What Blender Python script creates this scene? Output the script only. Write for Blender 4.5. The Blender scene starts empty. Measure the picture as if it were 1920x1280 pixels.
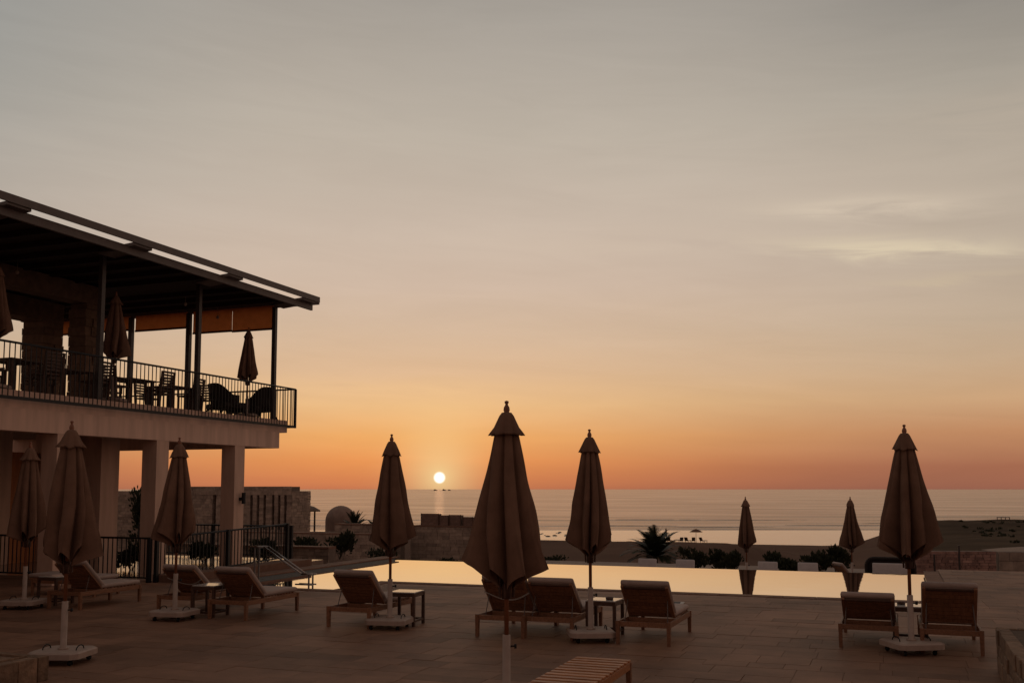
import bpy, bmesh, math, random
from mathutils import Vector, Matrix, noise
R = math.radians
sc = bpy.context.scene
COL = sc.collection
random.seed(7)

# ------------------------------------------------------------------ camera
cam = bpy.data.objects.new('camera', bpy.data.cameras.new('camera'))
COL.objects.link(cam); sc.camera = cam
cam.location = (0, 0, 2.0)
cam.rotation_euler = (R(95.0), 0, R(20.8))
cam.data.sensor_width = 36; cam.data.lens = 35.0
cam.data.shift_y = 0.0590
cam.data.clip_start = 0.05; cam.data.clip_end = 90000
sc.view_settings.view_transform = 'Standard'
sc.view_settings.look = 'None'
sc.view_settings.exposure = 0.0
sc.view_settings.gamma = 1.0
sc.view_settings.use_curve_mapping = False

# ------------------------------------------------------------------ sky and sun
SUN_AZ = -24.955      # degrees clockwise from +Y
SUN_EL = 0.657
SUN = Vector((math.sin(R(SUN_AZ)) * math.cos(R(SUN_EL)), math.cos(R(SUN_AZ)) * math.cos(R(SUN_EL)), math.sin(R(SUN_EL))))

def lin(c):
    out = []
    for v in c:
        v = v / 255.0
        out.append(v / 12.92 if v <= 0.04045 else ((v + 0.055) / 1.055) ** 2.4)
    return tuple(out)

def build_world():
    w = bpy.data.worlds.new('World'); sc.world = w; w.use_nodes = True
    nt = w.node_tree; nt.nodes.clear(); L = nt.links
    def node(t, **k):
        n = nt.nodes.new(t)
        for a, b in k.items(): setattr(n, a, b)
        return n
    def put(sock, v):
        if hasattr(v, 'is_output'): L.new(v, sock)
        else: sock.default_value = v
    def M(op, a, b=0.0, c=0.0, clamp=False):
        n = node('ShaderNodeMath', operation=op, use_clamp=clamp)
        put(n.inputs[0], a); put(n.inputs[1], b); put(n.inputs[2], c)
        return n.outputs[0]
    def mix(f, a, b, mode='MIX'):
        n = node('ShaderNodeMix', data_type='RGBA', blend_type=mode, clamp_factor=True)
        put(n.inputs['Factor'], f); put(n.inputs[6], a); put(n.inputs[7], b)
        return n.outputs[2]
    def ramp(f, stops):
        n = node('ShaderNodeValToRGB'); put(n.inputs[0], f)
        e = n.color_ramp.elements
        while len(e) > 1: e.remove(e[-1])
        first = True
        for el, c in stops:
            p = math.sqrt(max(el, 0) / 90.0)
            if first: e[0].position = p; s = e[0]; first = False
            else: s = e.new(p)
            s.color = lin(c) + (1,)
        return n.outputs[0]
    def sstep(x, a, b):
        n = node('ShaderNodeMapRange', interpolation_type='SMOOTHSTEP', clamp=True)
        put(n.inputs[0], x); put(n.inputs[1], a); put(n.inputs[2], b); n.inputs[3].default_value = 0; n.inputs[4].default_value = 1
        return n.outputs[0]
    tc = node('ShaderNodeTexCoord'); d = tc.outputs['Generated']
    sx = node('ShaderNodeSeparateXYZ'); L.new(d, sx.inputs[0])
    x, y, z = sx.outputs
    el = M('MULTIPLY', M('ARCSINE', z), 180 / math.pi)
    s2 = Vector((SUN.x, SUN.y)).normalized()
    dt = M('ADD', M('MULTIPLY', x, s2.x), M('MULTIPLY', y, s2.y))
    cr = M('SUBTRACT', M('MULTIPLY', x, s2.y), M('MULTIPLY', y, s2.x))
    az = M('MULTIPLY', M('ARCTAN2', cr, dt), 180 / math.pi)      # + to the right of the sun
    aaz = M('ABSOLUTE', M('SUBTRACT', az, -2.0))
    # streaky noise that bends the layers a little
    cv = node('ShaderNodeCombineXYZ'); put(cv.inputs[0], M('MULTIPLY', az, 0.055)); put(cv.inputs[1], M('MULTIPLY', el, 0.33))
    nz = node('ShaderNodeTexNoise'); L.new(cv.outputs[0], nz.inputs['Vector'])
    nz.inputs['Scale'].default_value = 1.0; nz.inputs['Detail'].default_value = 6; nz.inputs['Roughness'].default_value = 0.55; nz.inputs['Distortion'].default_value = 0.6
    n0 = M('SUBTRACT', nz.outputs['Fac'], 0.5)
    cv2 = node('ShaderNodeCombineXYZ'); put(cv2.inputs[0], M('MULTIPLY', az, 0.10)); put(cv2.inputs[1], M('MULTIPLY', M('ADD', el, M('MULTIPLY', az, 0.06)), 0.75)); cv2.inputs[2].default_value = 4.3
    nz2 = node('ShaderNodeTexNoise'); L.new(cv2.outputs[0], nz2.inputs['Vector'])
    nz2.inputs['Scale'].default_value = 1.0; nz2.inputs['Detail'].default_value = 7; nz2.inputs['Roughness'].default_value = 0.6; nz2.inputs['Distortion'].default_value = 1.1
    n1 = M('SUBTRACT', nz2.outputs['Fac'], 0.5)
    elw = M('ADD', el, M('MULTIPLY', n0, M('MULTIPLY', M('MINIMUM', M('MAXIMUM', el, 0.0), 9.0), 0.16)))
    f = M('SQRT', M('DIVIDE', M('MAXIMUM', elw, 0.0), 90.0), clamp=True)
    A = ramp(f, [(0, (196, 116, 80)), (0.6, (217, 132, 81)), (1.6, (233, 150, 86)), (3.0, (237, 171, 103)), (4.8, (232, 187, 134)), (6.8, (217, 182, 147)),
                 (9.0, (208, 181, 155)), (11.5, (205, 183, 164)), (15, (200, 183, 167)), (20, (187, 176, 162)), (27, (164, 157, 148)), (45, (128, 122, 117)), (90, (110, 103, 99))])
    B = ramp(f, [(0, (146, 94, 76)), (1.2, (164, 106, 80)), (3.0, (192, 138, 99)), (4.8, (203, 163, 124)), (6.8, (196, 167, 137)), (9.0, (188, 167, 144)),
                 (12, (182, 166, 148)), (17, (181, 168, 152)), (21, (164, 156, 144)), (25, (139, 134, 127)), (45, (114, 109, 105)), (90, (110, 103, 99))])
    C = ramp(f, [(0, (182, 142, 124)), (10, (176, 146, 130)), (30, (146, 128, 119)), (90, (110, 103, 99))])
    hi_ = sstep(el, 3.0, 11.0)
    c = mix(sstep(aaz, M('MULTIPLY_ADD', hi_, 13.0, -2.0), M('MULTIPLY_ADD', hi_, 9.0, 31.0)), A, B)
    # the left part of the sky stays paler and cooler than the right
    c = mix(M('MULTIPLY', sstep(M('MULTIPLY', az, -1.0), 6.0, 40.0), sstep(el, 3.0, 24.0)), c, lin((146, 150, 149)) + (1,))
    c = mix(sstep(aaz, 38.0, 105.0), c, C)
    D = ramp(f, [(0, (134, 106, 96)), (10, (130, 108, 100)), (30, (120, 108, 102)), (90, (110, 103, 99))])
    c = mix(sstep(aaz, 105.0, 175.0), c, D)
    # soft streak modulation
    k = M('ADD', 1.05, M('ADD', M('MULTIPLY', n0, 0.14), M('MULTIPLY', n1, 0.13)))
    kv = node('ShaderNodeCombineXYZ')
    for i in range(3): put(kv.inputs[i], k)
    vm = node('ShaderNodeVectorMath', operation='MULTIPLY'); L.new(c, vm.inputs[0]); L.new(kv.outputs[0], vm.inputs[1]); c = vm.outputs[0]
    # cirrus wisps high on the right, a faint band in the middle
    def wisp(ca, ce, wa, we, tilt, amp, col):
        nonlocal c
        da = M('SUBTRACT', az, ca); de = M('ADD', M('SUBTRACT', el, ce), M('ADD', M('MULTIPLY', da, tilt), M('MULTIPLY', n1, 2.2)))
        q = M('ADD', M('POWER', M('ABSOLUTE', M('DIVIDE', da, wa)), 2.0), M('POWER', M('ABSOLUTE', M('DIVIDE', de, we)), 2.0))
        g = M('EXPONENT', M('MULTIPLY', q, -1.0))
        g = M('MULTIPLY', g, M('MULTIPLY', M('ADD', 0.55, M('MULTIPLY', n1, 2.6), clamp=True), amp))
        c = mix(g, c, lin(col) + (1,))
    wisp(22.0, 14.2, 10.0, 2.4, 0.03, 0.45, (200, 184, 166))
    wisp(24.0, 15.2, 5.0, 0.60, 0.05, 1.4, (216, 199, 178))
    wisp(25.2, 13.0, 5.5, 0.50, 0.08, 1.6, (221, 204, 176))
    wisp(28.5, 11.1, 4.0, 0.26, 0.03, 0.70, (206, 186, 158))
    wisp(13.0, 13.9, 8.0, 0.80, 0.04, 0.70, (210, 191, 172))
    wisp(-2.0, 5.9, 9.0, 0.35, 0.01, 0.40, (240, 198, 146))
    wisp(30.0, 19.0, 7.0, 1.5, -0.08, 0.55, (188, 174, 157))
    wisp(-14.0, 17.0, 9.0, 1.6, 0.05, 0.35, (190, 180, 166))
    # glow round the sun, then the disc
    sd = node('ShaderNodeVectorMath', operation='DOT_PRODUCT'); L.new(d, sd.inputs[0]); sd.inputs[1].default_value = SUN
    ang = M('MULTIPLY', M('ARCCOSINE', M('MINIMUM', sd.outputs['Value'], 1.0)), 180 / math.pi)
    ell = M('SQRT', M('ADD', M('POWER', M('ABSOLUTE', az), 2.0), M('POWER', M('ABSOLUTE', M('MULTIPLY', M('SUBTRACT', el, 1.1), 0.78)), 2.0)))
    g1 = M('EXPONENT', M('MULTIPLY', M('POWER', M('DIVIDE', ell, 2.3), 2.0), -1.0))
    c = mix(M('MULTIPLY', g1, 0.52), c, lin((246, 212, 150)) + (1,))
    g2 = M('EXPONENT', M('MULTIPLY', ang, -1.0 / 0.6))
    c = mix(M('MULTIPLY', g2, 0.8), c, lin((252, 226, 160)) + (1,))
    disc = sstep(M('MULTIPLY', ang, -1.0), -0.39, -0.19)
    c = mix(disc, c, (1.6, 1.55, 1.4, 1))
    # a measure of the physical sky for the light overhead
    sky = node('ShaderNodeTexSky', sky_type='NISHITA', sun_disc=False)
    sky.sun_elevation = R(SUN_EL); sky.sun_rotation = R(SUN_AZ); sky.dust_density = 3.0; sky.altitude = 10
    sv = node('ShaderNodeVectorMath', operation='SCALE'); L.new(sky.outputs[0], sv.inputs[0]); sv.inputs['Scale'].default_value = 0.1
    c = mix(0.06, c, sv.outputs[0])
    bg = node('ShaderNodeBackground'); L.new(c, bg.inputs['Color']); bg.inputs['Strength'].default_value = 1.0
    o = node('ShaderNodeOutputWorld'); L.new(bg.outputs[0], o.inputs[0])
build_world()

sl = bpy.data.lights.new('sun', 'SUN'); sl.energy = 0.0015; sl.angle = R(0.53); sl.color = (1.0, 0.55, 0.28)
so = bpy.data.objects.new('sun', sl); COL.objects.link(so)
so.rotation_euler = (-SUN).to_track_quat('-Z', 'Y').to_euler()

# ------------------------------------------------------------------ materials
MATS = {}
def mat(name, col, rough=0.7, var=0.18, scale=6.0, bump=0.0, bscale=30.0, rnd=0.0, island=False, stretch=None, spec=0.3, trans=0.0, metal=0.0, col2=None, detail=5.0, stain=0.0):
    m = bpy.data.materials.new(name); m.use_nodes = True; MATS[name] = m
    nt = m.node_tree; L = nt.links; b = nt.nodes['Principled BSDF']; out = nt.nodes['Material Output']
    b.inputs['Roughness'].default_value = rough; b.inputs['Metallic'].default_value = metal
    b.inputs['Specular IOR Level'].default_value = spec
    tc = nt.nodes.new('ShaderNodeTexCoord'); mp = nt.nodes.new('ShaderNodeMapping'); L.new(tc.outputs['Object'], mp.inputs[0])
    if stretch: mp.inputs['Scale'].default_value = stretch
    oi = nt.nodes.new('ShaderNodeObjectInfo')
    ad = nt.nodes.new('ShaderNodeVectorMath'); ad.operation = 'ADD'; L.new(mp.outputs[0], ad.inputs[0])
    sclr = nt.nodes.new('ShaderNodeVectorMath'); sclr.operation = 'SCALE'; sclr.inputs[0].default_value = (17, 31, 23); L.new(oi.outputs['Random'], sclr.inputs['Scale'])
    L.new(sclr.outputs[0], ad.inputs[1])
    n = nt.nodes.new('ShaderNodeTexNoise'); L.new(ad.outputs[0], n.inputs['Vector'])
    n.inputs['Scale'].default_value = scale; n.inputs['Detail'].default_value = detail; n.inputs['Roughness'].default_value = 0.6
    cr = nt.nodes.new('ShaderNodeValToRGB'); L.new(n.outputs['Fac'], cr.inputs[0])
    lo = tuple(c * (1 - var) for c in col); hi = tuple(c * (1 + var) for c in (col2 or col))
    cr.color_ramp.elements[0].position = 0.3; cr.color_ramp.elements[0].color = lo + (1,)
    cr.color_ramp.elements[1].position = 0.7; cr.color_ramp.elements[1].color = hi + (1,)
    c = cr.outputs[0]
    if rnd:
        hs = nt.nodes.new('ShaderNodeHueSaturation'); L.new(c, hs.inputs['Color'])
        src = oi.outputs['Random']
        if island: src = nt.nodes.new('ShaderNodeNewGeometry').outputs['Random Per Island']
        mr = nt.nodes.new('ShaderNodeMapRange'); L.new(src, mr.inputs[0]); mr.inputs[3].default_value = 1 - rnd; mr.inputs[4].default_value = 1 + rnd
        val = mr.outputs[0]
        if stain:
            ge = nt.nodes.new('ShaderNodeNewGeometry'); ns = nt.nodes.new('ShaderNodeTexNoise'); L.new(ge.outputs['Position'], ns.inputs['Vector'])
            ns.inputs['Scale'].default_value = 0.42; ns.inputs['Detail'].default_value = 9; ns.inputs['Roughness'].default_value = 0.68
            m2 = nt.nodes.new('ShaderNodeMapRange'); L.new(ns.outputs['Fac'], m2.inputs[0]); m2.inputs[1].default_value = 0.32; m2.inputs[2].default_value = 0.68; m2.inputs[3].default_value = 1 - stain; m2.inputs[4].default_value = 1 + stain
            m3 = nt.nodes.new('ShaderNodeMapRange'); L.new(src, m3.inputs[0]); m3.inputs[1].default_value = 0.93; m3.inputs[2].default_value = 0.94; m3.inputs[3].default_value = 1.0; m3.inputs[4].default_value = 0.66
            p1 = nt.nodes.new('ShaderNodeMath'); p1.operation = 'MULTIPLY'; L.new(val, p1.inputs[0]); L.new(m2.outputs[0], p1.inputs[1])
            p2 = nt.nodes.new('ShaderNodeMath'); p2.operation = 'MULTIPLY'; L.new(p1.outputs[0], p2.inputs[0]); L.new(m3.outputs[0], p2.inputs[1]); val = p2.outputs[0]
        L.new(val, hs.inputs['Value']); c = hs.outputs[0]
    L.new(c, b.inputs['Base Color'])
    if bump:
        n2 = nt.nodes.new('ShaderNodeTexNoise'); L.new(ad.outputs[0], n2.inputs['Vector']); n2.inputs['Scale'].default_value = bscale; n2.inputs['Detail'].default_value = 4
        bp = nt.nodes.new('ShaderNodeBump'); bp.inputs['Strength'].default_value = bump; bp.inputs['Distance'].default_value = 0.02
        L.new(n2.outputs['Fac'], bp.inputs['Height']); L.new(bp.outputs[0], b.inputs['Normal'])
    if trans:
        t = nt.nodes.new('ShaderNodeBsdfTranslucent'); L.new(c, t.inputs['Color'])
        mx = nt.nodes.new('ShaderNodeMixShader'); mx.inputs[0].default_value = trans
        L.new(b.outputs[0], mx.inputs[1]); L.new(t.outputs[0], mx.inputs[2]); L.new(mx.outputs[0], out.inputs[0])
    return m

def water(name, base, rough, refl_ior, waves, scale_vec, dist, patch=None):
    m = bpy.data.materials.new(name); m.use_nodes = True; MATS[name] = m
    nt = m.node_tree; L = nt.links; nt.nodes.clear()
    out = nt.nodes.new('ShaderNodeOutputMaterial'); df = nt.nodes.new('ShaderNodeBsdfDiffuse'); gl = nt.nodes.new('ShaderNodeBsdfGlossy')
    df.inputs[0].default_value = base + (1,); gl.inputs['Color'].default_value = (1, 1, 1, 1); gl.inputs['Roughness'].default_value = rough
    if patch:
        tcp = nt.nodes.new('ShaderNodeTexCoord'); mpp = nt.nodes.new('ShaderNodeMapping'); L.new(tcp.outputs['Object'], mpp.inputs[0]); mpp.inputs['Scale'].default_value = (0.006, 0.03, 1)
        np_ = nt.nodes.new('ShaderNodeTexNoise'); L.new(mpp.outputs[0], np_.inputs['Vector']); np_.inputs['Scale'].default_value = 1.0; np_.inputs['Detail'].default_value = 8; np_.inputs['Roughness'].default_value = 0.7
        rp = nt.nodes.new('ShaderNodeValToRGB'); L.new(np_.outputs['Fac'], rp.inputs[0])
        rp.color_ramp.elements[0].position = 0.35; rp.color_ramp.elements[0].color = tuple(c * 0.72 for c in patch) + (1,)
        rp.color_ramp.elements[1].position = 0.68; rp.color_ramp.elements[1].color = tuple(c * 1.2 for c in patch) + (1,)
        L.new(rp.outputs[0], gl.inputs['Color'])
    fr = nt.nodes.new('ShaderNodeFresnel'); fr.inputs['IOR'].default_value = refl_ior
    mx = nt.nodes.new('ShaderNodeMixShader'); (L.new(fr.outputs[0], mx.inputs[0]) if refl_ior < 5 else None); mx.inputs[0].default_value = 0.93
    L.new(df.outputs[0], mx.inputs[1]); L.new(gl.outputs[0], mx.inputs[2]); L.new(mx.outputs[0], out.inputs[0])
    tc = nt.nodes.new('ShaderNodeTexCoord'); mp = nt.nodes.new('ShaderNodeMapping'); L.new(tc.outputs['Object'], mp.inputs[0]); mp.inputs['Scale'].default_value = scale_vec
    n = nt.nodes.new('ShaderNodeTexNoise'); L.new(mp.outputs[0], n.inputs['Vector']); n.inputs['Scale'].default_value = 1; n.inputs['Detail'].default_value = 5; n.inputs['Roughness'].default_value = 0.65
    bp = nt.nodes.new('ShaderNodeBump'); bp.inputs['Strength'].default_value = waves; bp.inputs['Distance'].default_value = dist
    L.new(n.outputs['Fac'], bp.inputs['Height']); L.new(bp.outputs[0], gl.inputs['Normal']); L.new(bp.outputs[0], df.inputs['Normal'])
    return m

mat('deck_tile', (0.215, 0.112, 0.070), 0.62, 0.14, 2.2, 0.25, 40, rnd=0.14, spec=0.10, detail=7, stain=0.34)
mat('deck_tile_many', (0.215, 0.112, 0.070), 0.62, 0.14, 2.2, 0.25, 40, rnd=0.14, island=True, spec=0.10, detail=7, stain=0.34)
mat('deck_bed', (0.18, 0.095, 0.06), 0.9, 0.2, 8)
mat('coping', (0.19, 0.105, 0.072), 0.75, 0.15, 7, 0.2, 40, rnd=0.1, spec=0.08)
mat('pool_tile', (0.035, 0.05, 0.06), 0.3, 0.2, 10)
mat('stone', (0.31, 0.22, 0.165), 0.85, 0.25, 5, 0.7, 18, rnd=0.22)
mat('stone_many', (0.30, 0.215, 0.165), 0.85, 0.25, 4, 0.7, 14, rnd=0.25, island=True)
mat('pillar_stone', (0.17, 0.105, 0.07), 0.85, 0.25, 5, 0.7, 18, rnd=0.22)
mat('stone_core', (0.16, 0.115, 0.09), 0.9, 0.2, 5)
mat('brick_many', (0.30, 0.17, 0.135), 0.85, 0.25, 5, 0.6, 14, rnd=0.25, island=True)
mat('rough_stone', (0.20, 0.12, 0.075), 0.9, 0.35, 9, 1.0, 22, rnd=0.2)
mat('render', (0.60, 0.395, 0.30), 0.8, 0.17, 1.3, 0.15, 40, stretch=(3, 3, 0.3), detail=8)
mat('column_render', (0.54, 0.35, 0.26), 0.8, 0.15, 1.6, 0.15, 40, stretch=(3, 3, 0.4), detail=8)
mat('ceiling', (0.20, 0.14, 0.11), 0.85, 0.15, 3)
mat('dark_steel', (0.045, 0.031, 0.027), 0.45, 0.15, 6, spec=0.4)
mat('grey_steel', (0.105, 0.076, 0.066), 0.5, 0.15, 6, spec=0.4)
mat('rail_steel', (0.012, 0.010, 0.010), 0.5, 0.1, 6)
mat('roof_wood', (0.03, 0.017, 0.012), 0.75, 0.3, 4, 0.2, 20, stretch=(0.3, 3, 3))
mat('skylight', (0.80, 0.78, 0.76), 0.5, 0.03, 2, trans=0.85)
mat('shade_cloth', (0.66, 0.36, 0.19), 0.9, 0.08, 5, trans=0.8)
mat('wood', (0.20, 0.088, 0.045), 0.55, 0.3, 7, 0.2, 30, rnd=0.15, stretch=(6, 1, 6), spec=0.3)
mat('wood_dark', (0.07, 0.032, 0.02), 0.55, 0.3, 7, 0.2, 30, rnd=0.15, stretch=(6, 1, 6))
mat('bare_slat', (0.38, 0.15, 0.06), 0.45, 0.3, 7, 0.15, 30, rnd=0.16, stretch=(1, 6, 6), spec=0.25)
mat('pole_wood', (0.21, 0.075, 0.035), 0.45, 0.25, 6, stretch=(5, 5, 0.6), spec=0.4)
mat('canopy', (0.175, 0.096, 0.064), 0.9, 0.16, 5, 0.25, 120, rnd=0.12, trans=0.06, spec=0.08)
mat('cushion', (0.36, 0.265, 0.225), 0.9, 0.10, 8, 0.3, 90, rnd=0.08)
mat('pale_cushion', (0.55, 0.47, 0.44), 0.9, 0.08, 8, 0.3, 60)
mat('strap', (0.5, 0.45, 0.41), 0.8, 0.08, 8)
mat('base_paint', (0.35, 0.25, 0.20), 0.6, 0.10, 9, 0.2, 40, rnd=0.05)
mat('rubber', (0.012, 0.011, 0.011), 0.7, 0.1, 8)
mat('glass_top', (0.5, 0.46, 0.42), 0.12, 0.05, 8, spec=1.0)
mat('steel', (0.30, 0.26, 0.24), 0.3, 0.05, 8, metal=1.0)
mat('wicker', (0.022, 0.013, 0.010), 0.7, 0.35, 60, 0.6, 80)
mat('leaf', (0.03, 0.032, 0.015), 0.7, 0.45, 5, rnd=0.35, island=True, trans=0.12)
mat('palm_leaf', (0.026, 0.03, 0.013), 0.6, 0.35, 5, rnd=0.3, island=True, trans=0.12)
mat('bark', (0.06, 0.04, 0.028), 0.9, 0.3, 12, 0.6, 30)
mat('sand', (0.118, 0.066, 0.046), 0.95, 0.16, 0.12, 0.6, 1.5, detail=8, spec=0.03)
mat('scrub_ground', (0.066, 0.042, 0.026), 0.95, 0.35, 0.2, 0.8, 1.2, spec=0.03)
mat('path', (0.26, 0.18, 0.135), 0.9, 0.1, 1)
mat('terrace', (0.22, 0.15, 0.115), 0.8, 0.15, 3, 0.2, 20)
mat('polished', (0.30, 0.20, 0.15), 0.16, 0.08, 2, spec=0.9)
mat('crate_wood', (0.17, 0.10, 0.075), 0.8, 0.25, 5, 0.3, 20, rnd=0.15)
mat('foam', (0.62, 0.52, 0.46), 0.9, 0.1, 1)
mat('soil', (0.10, 0.062, 0.04), 0.95, 0.3, 12, 0.6, 30)
mat('dome_plaster', (0.24, 0.155, 0.12), 0.9, 0.2, 2, 0.4, 12, detail=7)
mat('orange_door', (0.42, 0.15, 0.05), 0.6, 0.15, 4, stretch=(5, 5, 0.6))
mat('rock', (0.05, 0.036, 0.03), 0.9, 0.3, 3)
mat('ship', (0.10, 0.05, 0.035), 0.8, 0.1, 1)
mat('lamp_black', (0.01, 0.009, 0.009), 0.5, 0.1, 4)
water('pool_water', (0.05, 0.04, 0.03), 0.004, 7.0, 0.03, (1.3, 1.3, 1.3), 0.05)
water('sea_water', (0.10, 0.07, 0.055), 0.20, 1.33, 0.65, (0.05, 0.30, 0.2), 0.5, (0.72, 0.63, 0.575))
water('calm_water', (0.10, 0.08, 0.065), 0.18, 1.8, 0.4, (0.04, 0.30, 0.3), 0.2)

# ------------------------------------------------------------------ mesh builder
class MB:
    def __init__(s): s.v = []; s.f = []; s.m = Matrix.Identity(4)
    def add(s, vs, fs):
        o = len(s.v); s.v += [tuple(s.m @ Vector(p)) for p in vs]; s.f += [tuple(i + o for i in q) for q in fs]; return s
    def box(s, x0, x1, y0, y1, z0, z1):
        return s.add([(x0, y0, z0), (x1, y0, z0), (x1, y1, z0), (x0, y1, z0), (x0, y0, z1), (x1, y0, z1), (x1, y1, z1), (x0, y1, z1)],
                     [(3, 2, 1, 0), (4, 5, 6, 7), (0, 1, 5, 4), (1, 2, 6, 5), (2, 3, 7, 6), (3, 0, 4, 7)])
    def hexa(s, p):   # eight corner points, order as box
        return s.add(p, [(3, 2, 1, 0), (4, 5, 6, 7), (0, 1, 5, 4), (1, 2, 6, 5), (2, 3, 7, 6), (3, 0, 4, 7)])
    def tube(s, a, b, r0, r1=None, n=10, cap=True):
        a = Vector(a); b = Vector(b); r1 = r0 if r1 is None else r1
        q = (b - a).to_track_quat('Z', 'Y'); vs = []
        for p, r in ((a, r0), (b, r1)):
            for i in range(n):
                t = 2 * math.pi * i / n; vs.append(p + q @ Vector((r * math.cos(t), r * math.sin(t), 0)))
        fs = [(i, (i + 1) % n, n + (i + 1) % n, n + i) for i in range(n)]
        if cap: fs += [tuple(range(n - 1, -1, -1)), tuple(range(n, 2 * n))]
        return s.add(vs, fs)
    def path(s, pts, r, n=8):
        for a, b in zip(pts[:-1], pts[1:]): s.tube(a, b, r, r, n)
        return s
    def lathe(s, prof, n=16, c=(0, 0, 0)):
        vs = []; k = len(prof)
        for r, z in prof:
            for i in range(n):
                t = 2 * math.pi * i / n; vs.append((c[0] + r * math.cos(t), c[1] + r * math.sin(t), c[2] + z))
        fs = [(j * n + i, j * n + (i + 1) % n, (j + 1) * n + (i + 1) % n, (j + 1) * n + i) for j in range(k - 1) for i in range(n)]
        return s.add(vs, fs)
    def mesh(s, name, mt, smooth=False, bevel=0.0):
        me = bpy.data.meshes.new(name); me.from_pydata(s.v, [], s.f); me.materials.append(MATS[mt])
        if bevel:
            bm = bmesh.new(); bm.from_mesh(me)
            bmesh.ops.bevel(bm, geom=list(bm.edges), offset=bevel, segments=2, profile=0.6, affect='EDGES', clamp_overlap=True)
            bm.to_mesh(me); bm.free()
        if smooth:
            for p in me.polygons: p.use_smooth = True
        me.update(); return me

def obj(name, me, parent=None, loc=(0, 0, 0), rot=(0, 0, 0), scale=None):
    o = bpy.data.objects.new(name, me); COL.objects.link(o); o.location = loc; o.rotation_euler = rot
    if scale: o.scale = scale
    if parent is not None: o.parent = parent
    return o
def tag(o, label, cat, group=None, kind=None):
    o['label'] = label; o['category'] = cat
    if group: o['group'] = group
    if kind: o['kind'] = kind
    return o
def thing(name, label, cat, loc=(0, 0, 0), rz=0.0, group=None, scale=None):
    return tag(obj(name, None, None, loc, (0, 0, rz), scale), label, cat, group)
def struct(name, me, label=None, cat='ground', parent=None, loc=(0, 0, 0)):
    o = obj(name, me, parent, loc)
    if parent is None:
        o['kind'] = 'structure'; o['label'] = label; o['category'] = cat
    return o
def box_mesh(name, mt, *b, bevel=0.0, smooth=False): return MB().box(*b).mesh(name, mt, smooth, bevel)

YAW = R(20.8)
def project(x, y, z):
    th = R(5.0); f = 1866.7
    X = x * math.cos(YAW) + y * math.sin(YAW); F = -x * math.sin(YAW) + y * math.cos(YAW); Z = z - 2.0
    dd = F * math.cos(th) + Z * math.sin(th)
    if dd < 0.5: return (-9999, -9999, dd)
    return (960 + f * X / dd, 753.3 - f * (-F * math.sin(th) + Z * math.cos(th)) / dd, dd)

# ------------------------------------------------------------------ terrain and sea
def sm(a, b, x):
    t = min(1, max(0, (x - a) / (b - a))); return t * t * (3 - 2 * t)
def pl(pts, x):
    if x <= pts[0][0]: return pts[0][1]
    for (a, p), (b, q) in zip(pts[:-1], pts[1:]):
        if x <= b: return p + (q - p) * (x - a) / (b - a)
    return pts[-1][1]
def ground_h(x, y):
    h0 = pl([(42, -1.3), (60, -2.7), (100, -5.6), (150, -7.3), (188, -8.05), (215, -9.5), (260, -12)], y)
    hl = pl([(30, -0.95), (45, -1.6), (56, -2.9), (85, -2.5), (110, -3.8), (150, -6.9), (188, -8.05), (215, -9.5), (260, -12)], y)
    hr = pl([(40, -1.3), (67, -1.5), (100, -1.95), (132, -1.75), (150, -3.2), (200, -7.5), (240, -9.5)], y)
    h = h0 + (hl - h0) * sm(-11, -16, x) * (1 - 0.0)
    xr = x - (y - 60) * 0.0
    k = sm(-12, 6, x) if y > 45 else sm(2, 7, x)
    h = h + (hr - h) * k
    if y > 44:
        n = noise.noise(Vector((x * 0.05, y * 0.05, 1.7))) * 0.35 + noise.noise(Vector((x * 0.17, y * 0.17, 5.2))) * 0.16
        h += n * sm(44, 60, y) * (1 - sm(165, 185, y) * 0.8) * (0.45 + 1.1 * k)
    if y < 28 or (y < 41 and -14.5 < x < 6): h = min(h, -1.5)
    return h
def grid_mesh(name, xs, ys, hf, mt):
    vs = [(x, y, hf(x, y)) for y in ys for x in xs]; n = len(xs)
    fs = [(j * n + i, j * n + i + 1, (j + 1) * n + i + 1, (j + 1) * n + i) for j in range(len(ys) - 1) for i in range(n - 1)]
    return MB().add(vs, fs).mesh(name, mt, True)
def axis(a, b, n, p=1.0): return [a + (b - a) * (i / n) ** p for i in range(n + 1)]
xs = [-400, -300, -220, -160] + axis(-120, 60, 140) + [80, 110, 160, 230, 320, 420]
ys = [-120, -60, -20, 10, 26] + axis(28, 44, 10) + axis(45, 215, 150) + [235, 260]
struct('beach_ground', grid_mesh('beach_ground', xs, ys, ground_h, 'sand'), 'bare brown sand sloping from the hotel down to the shore', 'sand')

crests = [(0, 0.30, 0.8), (14, 0.22, 1.6), (27, 0.26, 2.0), (48, 0.3, 2.4), (80, 0.3, 3.0), (125, 0.3, 4.0)]
def reef(x): return 262 + 0.38 * x if x < 60 else 284.8
def sea_z(x, t):
    z = -8.0; tt = t + 2.5 * noise.noise(Vector((x * 0.02, t * 0.01, 0)))
    for c, a, w in crests:
        m = 0.25 + 1.0 * max(0, noise.noise(Vector((x * 0.02, c * 1.3, 3.1))) + 0.3)
        q = (tt - c - 4) / w
        if abs(q) < 3: z += a * m * math.exp(-q * q)
    return z
SEA_X = axis(-260, 260, 150); SEA_T = axis(0, 170, 240)
sea = MB(); n = len(SEA_X)
vs = [(x, reef(x) + t, sea_z(x, t)) for t in SEA_T for x in SEA_X] + [(x, 520, -8.0) for x in SEA_X]
sea.add(vs, [(j * n + i, j * n + i + 1, (j + 1) * n + i + 1, (j + 1) * n + i) for j in range(len(SEA_T)) for i in range(n - 1)])
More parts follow.
